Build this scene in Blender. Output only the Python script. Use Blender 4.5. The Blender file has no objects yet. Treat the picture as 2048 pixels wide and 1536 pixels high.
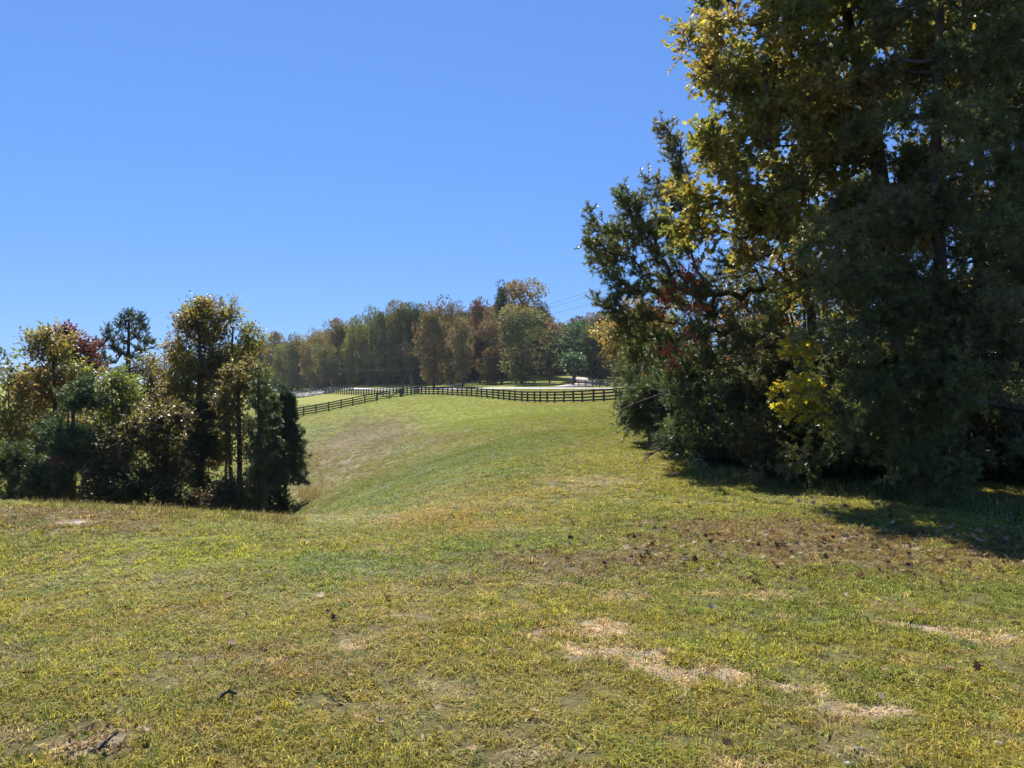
import bpy, math, random
import numpy as np
from mathutils import Vector

rng = np.random.default_rng(7)
random.seed(7)
scene = bpy.context.scene
C = scene.collection

# ------------------------------------------------------------------ camera
F = 1540.0                      # focal length in pixels of the 2048 px wide photograph
EYE = 1.6
cam_d = bpy.data.cameras.new("camera")
cam_d.sensor_width = 36.0
cam_d.lens = 36.0 * F / 2048.0
cam_d.clip_end = 6000
cam_d.clip_start = 0.05
cam = bpy.data.objects.new("camera", cam_d)
C.objects.link(cam)
cam.location = (0, 0, EYE)
cam.rotation_euler = (math.radians(90), 0, 0)
scene.camera = cam

# ------------------------------------------------------------------ sky, sun, exposure
SUN_EL, SUN_AZ = 47.0, -18.0     # degrees; azimuth measured from +Y towards +X
world = bpy.data.worlds.new("World")
scene.world = world
world.use_nodes = True
wn = world.node_tree
wn.nodes.clear()
w_out = wn.nodes.new("ShaderNodeOutputWorld")
w_bg = wn.nodes.new("ShaderNodeBackground")
w_sky = wn.nodes.new("ShaderNodeTexSky")
w_sky.sky_type = 'NISHITA'
w_sky.sun_disc = False
w_sky.sun_elevation = math.radians(SUN_EL)
w_sky.sun_rotation = math.radians(SUN_AZ)
w_sky.altitude = 300
w_sky.air_density = 1.0
w_sky.dust_density = 0.0
w_sky.ozone_density = 3.0
w_tint = wn.nodes.new("ShaderNodeMix")
w_tint.data_type = 'RGBA'
w_tint.blend_type = 'MULTIPLY'
w_tint.inputs[0].default_value = 1.0
w_tint.inputs[7].default_value = (0.82, 1.46, 2.75, 1)
w_bg.inputs['Strength'].default_value = 0.065
w_gam = wn.nodes.new("ShaderNodeGamma")      # tone of a phone camera's sky: lower contrast between zenith and horizon
w_gam.inputs[1].default_value = 0.5
wn.links.new(w_sky.outputs[0], w_gam.inputs[0])
wn.links.new(w_gam.outputs[0], w_tint.inputs[6])
wn.links.new(w_tint.outputs[2], w_bg.inputs['Color'])
wn.links.new(w_bg.outputs[0], w_out.inputs['Surface'])

sun_d = bpy.data.lights.new("sun", 'SUN')
sun_d.energy = 5.0
sun_d.angle = math.radians(0.53)
sun_d.color = (1.0, 0.95, 0.86)
sun = bpy.data.objects.new("sun", sun_d)
C.objects.link(sun)
e, a = math.radians(SUN_EL), math.radians(SUN_AZ)
S = Vector((math.sin(a) * math.cos(e), math.cos(a) * math.cos(e), math.sin(e)))
sun.rotation_euler = S.to_track_quat('Z', 'Y').to_euler()
sun.location = (-20, 60, 80)

vs = scene.view_settings
vs.view_transform = 'Standard'
vs.look = 'None'
vs.exposure = 1.0
vs.gamma = 1.0
vs.use_curve_mapping = False
scene.cycles.max_bounces = 8
scene.cycles.diffuse_bounces = 4
scene.cycles.transmission_bounces = 6
scene.cycles.transparent_max_bounces = 8
scene.cycles.volume_bounces = 0
scene.cycles.use_denoising = True

# ------------------------------------------------------------------ noise, mapping helpers
def _hash(ix, iy, iz, seed):
    h = (ix * 374761393 + iy * 668265263 + iz * 2147483647 + seed * 974634777) & 0xFFFFFFFF
    h = ((h ^ (h >> 13)) * 1274126177) & 0xFFFFFFFF
    h = (h ^ (h >> 16)) & 0xFFFFFFFF
    return h / 4294967295.0

def vnoise(P, freq=1.0, seed=0):
    """value noise in 3D, P (N,3) -> (N,) in 0..1"""
    Q = np.asarray(P, float) * freq + 1000.0
    I = np.floor(Q).astype(np.int64)
    f = Q - I
    f = f * f * (3 - 2 * f)
    out = np.zeros(len(Q))
    for dx in (0, 1):
        wx = f[:, 0] if dx else 1 - f[:, 0]
        for dy in (0, 1):
            wy = f[:, 1] if dy else 1 - f[:, 1]
            for dz in (0, 1):
                wz = f[:, 2] if dz else 1 - f[:, 2]
                out += wx * wy * wz * _hash(I[:, 0] + dx, I[:, 1] + dy, I[:, 2] + dz, seed)
    return out

def fbm2(X, Y, freq, seed=0, oct=4):
    P = np.stack([X, Y, np.zeros_like(X)], 1)
    s = 0; a_ = 1; t = 0
    for k in range(oct):
        s = s + a_ * vnoise(P, freq * 2 ** k, seed + k * 17); t += a_; a_ *= 0.55
    return s / t

def at(px, py, d):
    """a world point that stands at distance d (along +Y)"""
    return np.array([(px - 1024) / F * d, d, EYE - (py - 768) / F * d])

# ------------------------------------------------------------------ terrain height
ctrl = []
def cp(px, py, d): ctrl.append(at(px, py, d))
def cw(x, y, z): ctrl.append(np.array([x, y, z], float))
# lawn around the camera: level
for x_ in (-6, -3, 0, 3, 6, 10):
    for y_ in (-6, 0, 4):
        cw(x_, y_, 0.0)
for p in ((0, 1005, 9.3), (300, 1026, 9.3), (560, 1042, 9.8)):   # brow of the bank at the left
    cp(*p)
cw(-9, 9, 0.1); cw(-14, 9, 0.1); cw(-5, 7, 0.02); cw(-2.6, 7, 0.02)
for p in ((660, 1030, 14.5), (760, 1022, 13.5), (900, 1010, 12.0), (1000, 1000, 11.6), (1150, 985, 11.8),
          (800, 985, 17), (750, 1000, 17.5), (1000, 940, 15.5), (1200, 900, 19.5),
          (700, 965, 33), (660, 985, 29), (800, 915, 36), (900, 870, 42), (1000, 850, 42), (1150, 860, 28),
          (700, 880, 68), (650, 900, 60), (620, 930, 47), (800, 835, 85), (900, 820, 84), (1000, 815, 80), (1150, 820, 60), (1250, 815, 60),
          (750, 830, 100), (680, 840, 100), (1250, 850, 31), (1350, 893, 19.5)):
    cp(*p)
# the wooded hollow at the left, hidden behind the brow
for p in ((-22, 26, -3.9), (-18, 22, -3.7), (-14, 20, -3.4), (-10, 19, -3.0), (-7.4, 21, -2.9), (-12, 28, -3.8), (-8.4, 28, -3.15),
          (-18, 32, -4.1), (-26, 34, -4.2), (-14, 38, -4.3), (-32, 45, -4.2), (-22, 48, -4.6), (-24, 60, -4.6)):
    cw(*p)
cp(20, 850, 62); cp(20, 812, 100); cp(200, 800, 130); cp(20, 786, 200); cp(400, 800, 140); cp(560, 812, 140)
# fence lines
FENCE_R = [(843, 789, 132), (885, 790, 127), (963, 795, 111), (1000, 799, 104), (1043, 803.5, 97), (1090, 805, 92.5), (1128, 805.5, 88), (1190, 804, 83), (1231, 802, 79), (1290, 801, 73), (1400, 800, 66)]
FENCE_L = [(560, 843, 109), (585, 835, 112), (645, 824.5, 116), (707, 811, 120), (753, 802, 124), (801, 794, 129), (824, 790, 132)]
for p in FENCE_R + FENCE_L: cp(*p)
for p in ((620, 800, 160), (700, 796, 160), (620, 793, 205), (700, 791, 175), (760, 790, 155), (560, 800, 190), (560, 792, 250), (1000, 789, 120), (1130, 791, 105)):
    cp(*p)
ROAD = [(1420, 778, 106), (1260, 778.3, 114.5), (1130, 778.3, 124), (1000, 778.3, 137.5), (850, 779, 163), (700, 780, 205), (540, 781.2, 290), (430, 782, 400)]
ROADF = [(1420, 775, 110), (1260, 775.5, 119.5), (1130, 775.5, 129.5), (1000, 775.5, 143.5), (850, 775.8, 171), (700, 776.3, 219), (540, 776.8, 312), (430, 777, 430)]
for p in ROAD + ROADF: cp(*p)
for p in ((1420, 770, 150), (1260, 771, 150), (1130, 767, 150), (1100, 753, 185), (1000, 769, 168), (850, 772, 200), (700, 773, 250), (540, 773.5, 360), (1260, 752, 200)):
    cp(*p)
for p in ((0, 774, 420), (200, 775, 420), (0, 770, 800), (400, 768, 700), (800, 762, 700), (1200, 750, 600), (1600, 750, 600), (2000, 755, 500)):
    cp(*p)
for p in ((8, 14, 0), (8, 22, .05), (14, 12, 0), (20, 20, .1), (14, 30, .1), (30, 40, .2), (30, 70, .4), (20, 50, .1), (60, 60, .5), (60, 120, 1.5), (20, 0, 0), (0, -20, 0), (-20, -20, .2), (20, -20, 0),
          (-40, 0, .3), (-24, 6, .2), (-70, 30, -1), (-90, 100, -2.5), (-200, 100, -2), (-200, 0, 0), (200, 0, 1), (0, -200, 0), (200, 200, 4),
          (1300, 1300, 8), (-1300, 1300, 2), (0, 1500, 6), (1300, -900, 0), (-1300, -900, 0), (0, -1400, 0), (1500, 0, 5), (-1500, 0, 0)):
    cw(*p)
ctrl = np.array(ctrl)
def _warp(X, Y):
    r = np.hypot(X, Y) + 1e-6
    s = np.log1p(r / 7.0) / r
    return np.stack([X * s, Y * s], 1)
_cw = _warp(ctrl[:, 0], ctrl[:, 1])
def _kern(A, B):
    d2 = ((A[:, None, :] - B[None]) ** 2).sum(2) + 1e-12
    return 0.5 * d2 * np.log(d2)
_n = len(ctrl)
_K = _kern(_cw, _cw) + np.eye(_n) * 2e-4
_P = np.c_[np.ones(_n), _cw]
_A = np.block([[_K, _P], [_P.T, np.zeros((3, 3))]])
_sol = np.linalg.solve(_A, np.r_[ctrl[:, 2], 0, 0, 0])
def H(X, Y):
    X = np.atleast_1d(np.asarray(X, float)); Y = np.atleast_1d(np.asarray(Y, float))
    out = np.empty(len(X))
    for i in range(0, len(X), 20000):
        q = _warp(X[i:i + 20000], Y[i:i + 20000])
        out[i:i + 20000] = _kern(q, _cw) @ _sol[:_n] + _sol[_n] + q @ _sol[_n + 1:]
    r = np.hypot(X, Y)
    damp = np.clip((120 - r) / 80, 0, 1)
    bump = (fbm2(X, Y, 0.5, 3, 3) - .5) * .10 + (fbm2(X, Y, 2.2, 9, 2) - .5) * .025
    return out + bump * damp
def h1(x, y): return float(H([x], [y])[0])
def ground_at(px, py):
    """where the sight line through that pixel first meets the ground"""
    d = np.geomspace(2.0, 700, 1500)
    X = (px - 1024) / F * d; Z = EYE - (py - 768) / F * d
    k = np.nonzero(H(X, d) >= Z)[0]
    k = k[0] if len(k) else len(d) - 1
    return X[k], d[k]

# ------------------------------------------------------------------ mesh + object helpers
def make_mesh(name, V, T, col=None, mat=None, smooth=False, extra=None):
    """V (n,3) vertices, T (m,3) triangles or (m,4) quads, col (n,3) vertex colours"""
    me = bpy.data.meshes.new(name)
    V = np.ascontiguousarray(V, np.float32); T = np.ascontiguousarray(T, np.int32)
    me.vertices.add(len(V)); me.vertices.foreach_set('co', V.ravel())
    if len(T):
        k = T.shape[1]
        me.loops.add(T.size); me.polygons.add(len(T))
        me.loops.foreach_set('vertex_index', T.ravel())
        me.polygons.foreach_set('loop_start', np.arange(0, T.size, k, dtype=np.int32))
        me.polygons.foreach_set('loop_total', np.full(len(T), k, np.int32))
        if smooth: me.polygons.foreach_set('use_smooth', np.ones(len(T), bool))
    if col is not None:
        at_ = me.attributes.new('col', 'FLOAT_COLOR', 'POINT')
        at_.data.foreach_set('color', np.c_[col, np.ones(len(col))].astype(np.float32).ravel())
    if extra:
        for nm, arr in extra.items():
            if arr.ndim == 1:
                q = me.attributes.new(nm, 'FLOAT', 'POINT'); q.data.foreach_set('value', arr.astype(np.float32))
            else:
                q = me.attributes.new(nm, 'FLOAT_VECTOR', 'POINT'); q.data.foreach_set('vector', arr.astype(np.float32).ravel())
    if mat: me.materials.append(mat)
    me.update(calc_edges=True)
    return me

def link(name, me, parent=None, loc=None, rot=None, scale=None):
    o = bpy.data.objects.new(name, me); C.objects.link(o)
    if parent: o.parent = parent
    if loc is not None: o.location = [float(v) for v in loc]
    if rot is not None: o.rotation_euler = rot
    if scale is not None: o.scale = scale
    return o
def thing(name, label, cat, loc=(0, 0, 0), rotz=0, group=None):
    o = bpy.data.objects.new(name, None); C.objects.link(o)
    o.empty_display_size = .3
    o.location = [float(v) for v in loc]; o.rotation_euler = (0, 0, rotz)
    return tag(o, label, cat, group)
def tag(o, label, cat, group=None, kind=None):
    o['label'] = label; o['category'] = cat
    if group: o['group'] = group
    if kind: o['kind'] = kind
    return o
def struct(name, me, label, kind='structure', **k):
    o = link(name, me, **k); o['kind'] = kind; o['label'] = label
    return o

class Geo:
    def __init__(s): s.V = []; s.T = []; s.c = []; s.n = 0
    def add(s, V, T, col=None):
        V = np.asarray(V, float); s.V.append(V); s.T.append(np.asarray(T) + s.n); s.n += len(V)
        s.c.append(np.tile(col, (len(V), 1)) if col is not None and np.ndim(col) == 1 else (col if col is not None else np.ones((len(V), 3))))
    def mesh(s, name, mat, smooth=False):
        return make_mesh(name, np.concatenate(s.V), np.concatenate(s.T), np.concatenate(s.c), mat, smooth)

def unit(v): return v / (np.linalg.norm(v, axis=-1, keepdims=True) + 1e-9)
def frames(A, N=None):
    """orthonormal frames whose y axis is A; z is as near N as can be"""
    A = unit(A)
    if N is None: N = rng.normal(size=A.shape)
    Xa = unit(np.cross(A, N)); Z = np.cross(Xa, A)
    return np.stack([Xa, A, Z], 2)          # columns
def scatter(tv, tt, P, R, sc, col, jit=0.0):
    """copies of template (tv, tt) at P with frames R, scale sc, colour col -> V, T, col"""
    n, k = len(P), len(tv)
    V = np.einsum('nij,kj->nki', R, tv) * np.reshape(sc, (n, 1, -1)) + P[:, None, :]
    T = tt[None] + (np.arange(n) * k)[:, None, None]
    c = np.repeat(col, k, 0)
    return V.reshape(-1, 3), T.reshape(-1, 3), c
def tubes(P0, P1, R0, R1, k=5):
    P0, P1 = np.asarray(P0), np.asarray(P1)
    D = unit(P1 - P0)
    up = np.where(np.abs(D[:, 2:3]) > .9, np.array([[1., 0, 0]]), np.array([[0., 0, 1]]))
    U = unit(np.cross(D, up)); W = np.cross(D, U)
    an = np.arange(k) * 2 * math.pi / k
    ring = np.cos(an)[None, :, None] * U[:, None] + np.sin(an)[None, :, None] * W[:, None]
    A = P0[:, None] + ring * np.reshape(R0, (-1, 1, 1)); B = P1[:, None] + ring * np.reshape(R1, (-1, 1, 1))
    V = np.concatenate([A, B], 1).reshape(-1, 3)
    i = np.arange(k); j = (i + 1) % k
    t = np.concatenate([np.stack([i, j, j + k], 1), np.stack([i, j + k, i + k], 1)])
    T = (t[None] + (np.arange(len(P0)) * 2 * k)[:, None, None]).reshape(-1, 3)
    return V, T
BOXV = np.array([(x, y, z) for x in (-.5, .5) for y in (-.5, .5) for z in (0, 1)], float)
BOXT = np.array([(0, 1, 3), (0, 3, 2), (4, 6, 7), (4, 7, 5), (0, 4, 5), (0, 5, 1), (2, 3, 7), (2, 7, 6), (0, 2, 6), (0, 6, 4), (1, 5, 7), (1, 7, 3)])

# ------------------------------------------------------------------ materials
def new_mat(name):
    m = bpy.data.materials.new(name); m.use_nodes = True
    nt = m.node_tree; nt.nodes.clear()
    return m, nt, nt.nodes.new, nt.links.new
def leaf_material(name, transl=0.4, rough=0.45, warm=(1.25, 1.15, 0.6), objcol=False, instancer=False, spec=.5):
    m, nt, N, L = new_mat(name)
    out = N("ShaderNodeOutputMaterial"); mix = N("ShaderNodeMixShader"); pr = N("ShaderNodeBsdfPrincipled"); tr = N("ShaderNodeBsdfTranslucent")
    att = N("ShaderNodeAttribute"); att.attribute_name = 'col'
    src = att.outputs['Color']
    if instancer:
        a2 = N("ShaderNodeAttribute"); a2.attribute_type = 'INSTANCER'; a2.attribute_name = 'gcol'
        mm = N("ShaderNodeMix"); mm.data_type = 'RGBA'; mm.blend_type = 'MULTIPLY'; mm.inputs[0].default_value = 1
        L(src, mm.inputs[6]); L(a2.outputs['Color'], mm.inputs[7]); src = mm.outputs[2]
    if objcol:
        oi = N("ShaderNodeObjectInfo")
        mm = N("ShaderNodeMix"); mm.data_type = 'RGBA'; mm.blend_type = 'MULTIPLY'; mm.inputs[0].default_value = 1
        L(src, mm.inputs[6]); L(oi.outputs['Color'], mm.inputs[7]); src = mm.outputs[2]
    wm = N("ShaderNodeMix"); wm.data_type = 'RGBA'; wm.blend_type = 'MULTIPLY'; wm.inputs[0].default_value = 1
    wm.inputs[7].default_value = (*warm, 1)
    L(src, wm.inputs[6]); L(wm.outputs[2], tr.inputs['Color'])
    L(src, pr.inputs['Base Color'])
    pr.inputs['Roughness'].default_value = rough
    pr.inputs['Specular IOR Level'].default_value = spec
    mix.inputs[0].default_value = transl
    L(pr.outputs[0], mix.inputs[1]); L(tr.outputs[0], mix.inputs[2]); L(mix.outputs[0], out.inputs['Surface'])
    return m
def rough_material(name, base, rough=.9, nscale=8, amp=.35, bump=.3, attr=False, stretch=None):
    m, nt, N, L = new_mat(name)
    out = N("ShaderNodeOutputMaterial"); pr = N("ShaderNodeBsdfPrincipled")
    tc = N("ShaderNodeTexCoord"); mp = N("ShaderNodeMapping"); nz = N("ShaderNodeTexNoise")
    L(tc.outputs['Object'], mp.inputs[0]); L(mp.outputs[0], nz.inputs['Vector'])
    if stretch: mp.inputs['Scale'].default_value = stretch
    nz.inputs['Scale'].default_value = nscale; nz.inputs['Detail'].default_value = 6
    mr = N("ShaderNodeMapRange"); mr.inputs['From Min'].default_value = .3; mr.inputs['From Max'].default_value = .7
    mr.inputs['To Min'].default_value = 1 - amp; mr.inputs['To Max'].default_value = 1 + amp
    L(nz.outputs['Fac'], mr.inputs['Value'])
    mm = N("ShaderNodeVectorMath"); mm.operation = 'SCALE'
    if attr:
        at_ = N("ShaderNodeAttribute"); at_.attribute_name = 'col'; L(at_.outputs['Color'], mm.inputs[0])
    else:
        mm.inputs[0].default_value = base
    L(mr.outputs[0], mm.inputs['Scale']); L(mm.outputs[0], pr.inputs['Base Color'])
    pr.inputs['Roughness'].default_value = rough
    bp = N("ShaderNodeBump"); bp.inputs['Strength'].default_value = bump; bp.inputs['Distance'].default_value = .02
    L(nz.outputs['Fac'], bp.inputs['Height']); L(bp.outputs[0], pr.inputs['Normal'])
    L(pr.outputs[0], out.inputs['Surface'])
    return m
M_leaf = leaf_material("leaf", .55, .42, (1.3, 1.25, .8), spec=.4)
M_far = leaf_material("far_foliage", .35, .65, objcol=True, spec=.25)
M_needle = leaf_material("pine_needle", .4, .38, (1.25, 1.2, .7), spec=.6)
M_cedar = leaf_material("cedar_foliage", .35, .5, (1.1, 1.15, .6))
M_grass = leaf_material("grass_blade", .5, .5, (1.15, 1.15, .6), instancer=True, spec=.12)
M_weed = leaf_material("dry_weed", .3, .7, (1.1, 1., .7))
M_litter = leaf_material("dead_leaf", .2, .9, (1.2, 1., .7), spec=.08)
M_bark = rough_material("bark", (.075, .06, .05), .95, 14, .5, .8, stretch=(1, 1, .25))
M_pbark = rough_material("pine_bark", (.06, .045, .036), .95, 12, .5, .8, stretch=(1, 1, .4))
M_pale = rough_material("dead_pale_wood", (.30, .27, .24), .9, 20, .3, .3)
M_board = rough_material("black_fence_board", (.014, .012, .011), .85, 5, .4, .3, stretch=(1, 1, 1))
M_brown = rough_material("weathered_brown_board", (.14, .105, .085), .85, 5, .35, .3)
M_pole = rough_material("utility_pole_wood", (.10, .085, .07), .9, 6, .3, .4, stretch=(3, 3, .3))
M_stone = rough_material("stone", (.30, .285, .26), .9, 6, .35, .5)
M_asphalt = rough_material("asphalt", (.30, .295, .29), .75, 3, .12, .1)
M_gravel = rough_material("pale_gravel", (.40, .36, .31), .95, 4, .25, .4)
M_wire = rough_material("wire_metal", (.06, .06, .06), .9, 4, .1, .0)
M_metal = rough_material("galvanised_metal", (.35, .36, .37), .4, 4, .1, .0)

# ------------------------------------------------------------------ what grows and lies on the ground
OLIVE = np.array((.215, .205, .048)); GREEN = np.array((.135, .19, .05)); LIME = np.array((.235, .275, .04)); YEL = np.array((.25, .245, .055))
BROWN = np.array((.165, .118, .065)); ORNG = np.array((.26, .20, .06)); SOIL = np.array((.47, .385, .27)); GREY = np.array((.33, .30, .235)); STRAW = np.array((.33, .275, .14))
BLUEG = np.array((.13, .20, .075)); TAN = np.array((.27, .22, .09)); RIP = np.array((.23, .215, .20))
PATCH = [  # centre and half size in the photograph, colour, strength, how bare
    (960, 830, 210, 36, LIME, .9, 0), (640, 862, 60, 12, BLUEG, .5, 0), (760, 800, 80, 14, LIME, .7, 0), (1120, 870, 140, 40, OLIVE, .4, 0),
    (715, 882, 98, 30, BROWN * .72, 1.6, .6), (645, 912, 55, 22, BROWN * .8, 1.0, .4), (790, 872, 60, 20, BROWN * .75, 1.3, .5), (880, 880, 60, 9, BROWN, .9, .3), (700, 925, 60, 14, BROWN, .7, .3),
    (820, 897, 50, 8, GREEN, .7, 0), (840, 965, 170, 45, GREEN, .7, 0), (720, 1000, 90, 25, GREEN, .8, 0), (1010, 905, 120, 30, GREEN, .6, 0), (880, 850, 50, 12, LIME, .6, 0),
    (640, 975, 40, 14, TAN, .6, .1), (690, 1008, 60, 8, LIME, .6, 0),
    (870, 1035, 110, 20, ORNG, .9, 0), (1000, 1055, 150, 16, ORNG, .45, 0), (1010, 1000, 150, 20, ORNG, .35, 0), (1250, 900, 80, 20, YEL, .5, 0), (1150, 1000, 120, 20, YEL, .4, 0),
    (1180, 968, 80, 12, GREY, .7, .3), (620, 800, 70, 9, LIME, .5, 0), (680, 797, 70, 7, TAN, .5, 0), (1170, 788, 120, 8, TAN, .7, .2), (1050, 808, 120, 6, TAN, .5, 0),
    (330, 1118, 270, 34, LIME, .75, 0), (700, 1132, 160, 26, GREEN, .8, 0), (960, 1110, 130, 30, GREEN, .8, 0), (1320, 1056, 75, 24, GREEN, .9, 0), (1120, 1080, 90, 24, GREEN, .5, 0),
    (120, 1038, 130, 22, BROWN, .9, .3), (250, 1052, 60, 16, BROWN, .5, .1), (160, 1210, 210, 44, YEL, .8, 0), (360, 1225, 130, 18, ORNG, .5, 0), (60, 1150, 90, 20, YEL, .5, 0), (120, 1180, 60, 8, BLUEG, .6, 0),
    (640, 1185, 90, 14, BLUEG, .4, 0), (1640, 1095, 350, 44, BROWN, .8, .2), (1160, 1128, 190, 22, BROWN, .7, .15), (1500, 1062, 190, 18, BROWN, .55, .1), (560, 1100, 60, 8, BROWN, .3, 0),
    (600, 1345, 130, 22, BROWN, .5, .15), (480, 1310, 120, 14, BROWN, .5, .15), (900, 1170, 90, 14, BROWN, .5, .15), (740, 1260, 60, 10, BROWN, .4, .1),
    (1480, 1300, 150, 26, LIME, .6, 0), (1800, 1350, 80, 18, GREEN, .6, 0), (1600, 1230, 200, 30, GREEN, .35, 0), (960, 1300, 120, 20, YEL, .35, 0), (1850, 1180, 200, 25, GREEN, .4, 0),
    (1000, 1420, 200, 40, YEL, .3, 0), (300, 1400, 200, 30, GREEN, .3, 0), (1250, 1480, 150, 40, LIME, .35, 0),
    (1183, 1256, 42, 13, SOIL, .9, .9), (1155, 1270, 60, 8, SOIL, .6, .6), (1235, 1303, 75, 9, SOIL, .8, .75), (1303, 1305, 18, 8, SOIL, .9, .9), (1455, 1354, 62, 11, SOIL, .95, .9), (1375, 1352, 85, 14, SOIL, .7, .7), (1560, 1372, 75, 6, SOIL, .9, .8), (1300, 1335, 40, 10, SOIL, .6, .6),
    (1785, 1424, 42, 11, SOIL, .8, .8), (1690, 1415, 60, 12, SOIL, .6, .6), (1830, 1255, 45, 7, SOIL, .8, .8), (1900, 1270, 55, 7, SOIL, .7, .7), (2010, 1278, 45, 9, SOIL, .8, .8), (1480, 1190, 130, 6, SOIL, .55, .5), (1240, 1195, 40, 8, SOIL, .6, .55),
    (960, 1235, 70, 10, SOIL, .55, .5), (150, 1046, 32, 5, SOIL, 1, 1), (170, 1495, 70, 16, SOIL, .5, .6), (30, 1465, 40, 12, SOIL, .5, .5), (690, 1290, 30, 6, SOIL, .5, .6), (560, 1325, 40, 6, SOIL, .4, .6), (820, 1230, 50, 5, SOIL, .5, .6), (370, 1260, 30, 4, SOIL, .4, .5),
    (1060, 1520, 60, 12, GREY, .5, .5), (1720, 1515, 60, 14, GREY, .5, .5), (720, 1420, 60, 8, GREY, .4, .4), (470, 1402, 50, 10, GREY, .3, .4), (1460, 1530, 60, 10, SOIL, .5, .5), (1990, 1480, 60, 12, GREY, .4, .4),
    (900, 1370, 80, 10, GREY, .3, .3), (1100, 1170, 60, 6, GREY, .5, .4),
]
_patches = []
for (px, py, rx, ry, c_, s_, b_) in PATCH:
    x0, d0 = ground_at(px, py); xa, da = ground_at(px, py + ry); xb, db = ground_at(px, py - ry)
    rd = max(min(abs(db - da) / 2, 4 * d0), .05); rl = rx / F * d0
    cx, cy = (xa + xb) / 2 if abs(db - d0) < 3 * abs(d0 - da) + 1 else x0, (da + db) / 2 if abs(db - d0) < 3 * abs(d0 - da) + 1 else d0
    a_ = math.atan2(cx, cy)
    _patches.append((cx, cy, rl * (1.15 if b_ > .5 else 1), rd * (1.25 if b_ > .5 else 1), a_, c_, s_ * (.95 if b_ > .5 else 1), b_ * .9))
def ground_look(X, Y):
    """colour of the growth (n,3), bareness (n,)"""
    n1 = fbm2(X, Y, .22, 5); n2 = fbm2(X, Y, .9, 21); n3 = fbm2(X, Y, 3.5, 33); n4 = fbm2(X, Y, .06, 41, 3)
    def sm(v, a_, b_): t = np.clip((v - a_) / (b_ - a_), 0, 1); return t * t * (3 - 2 * t)
    col = np.tile(OLIVE, (len(X), 1))
    def blend(c_, w):
        nonlocal col
        w = np.clip(w, 0, 1)[:, None]; col = col * (1 - w) + c_ * w
    blend(GREEN, sm(n1, .48, .66) * .5); blend(YEL, sm(n2, .55, .75) * .5); blend(TAN, sm(n3, .55, .75) * .45); blend(LIME, sm(n4, .52, .7) * .5)
    bare = sm(n3 * .6 + n2 * .4, .66, .78) * .35
    wob = (n2 - .5) * 1.1 + (n3 - .5) * .9
    fine = fbm2(X, Y, 9.0, 77, 2)
    for (cx, cy, rl, rd, a_, c_, s_, b_) in _patches:
        near = (np.abs(X - cx) < 2.2 * (rl + rd)) & (np.abs(Y - cy) < 2.2 * (rl + rd))
        if not near.any(): continue
        dx, dy = X[near] - cx, Y[near] - cy
        u = (dx * math.cos(a_) - dy * math.sin(a_)) / rl; v = (dx * math.sin(a_) + dy * math.cos(a_)) / rd
        q = np.sqrt(u * u + v * v) + wob[near] + (fine[near] - .5) * 2.2
        w = sm(1.35 - q, 0, .7)
        ws = np.clip(w * s_, 0, 1)[:, None]
        col[near] = col[near] * (1 - ws) + c_ * ws
        bare[near] = np.maximum(bare[near], w * b_)
    return col, bare

# ground sheet: fine near the camera, coarse far away
ang = np.radians(np.concatenate([np.arange(-180, -50, 5.), np.arange(-50, 50, .33), np.arange(50, 180.1, 5.)]))
rad = np.concatenate([[.0], np.geomspace(.5, 2400, 400)])
AA, RR = np.meshgrid(ang, rad)
gx, gy = (RR * np.sin(AA)).ravel(), (RR * np.cos(AA)).ravel()
gz = H(gx, gy)
gc, gb = ground_look(gx, gy)
thatch = np.array((.13, .10, .055))
gcol = gc * .30 + thatch * .70
gcol = gcol * (1 - gb[:, None]) + np.where((gb > .5)[:, None], SOIL, thatch * 1.7) * gb[:, None]
gfar = np.clip((np.hypot(gx, gy) - 25) / 60, 0, 1)[:, None]
gcol = gcol * (1 - gfar) + gc * np.array([.84, .86, .55]) * gfar
na, nr = len(ang), len(rad)
ii = (np.arange(nr - 1)[:, None] * na + np.arange(na - 1)[None]).ravel()
quads = np.stack([ii, ii + 1, ii + 1 + na, ii + na], 1)
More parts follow.
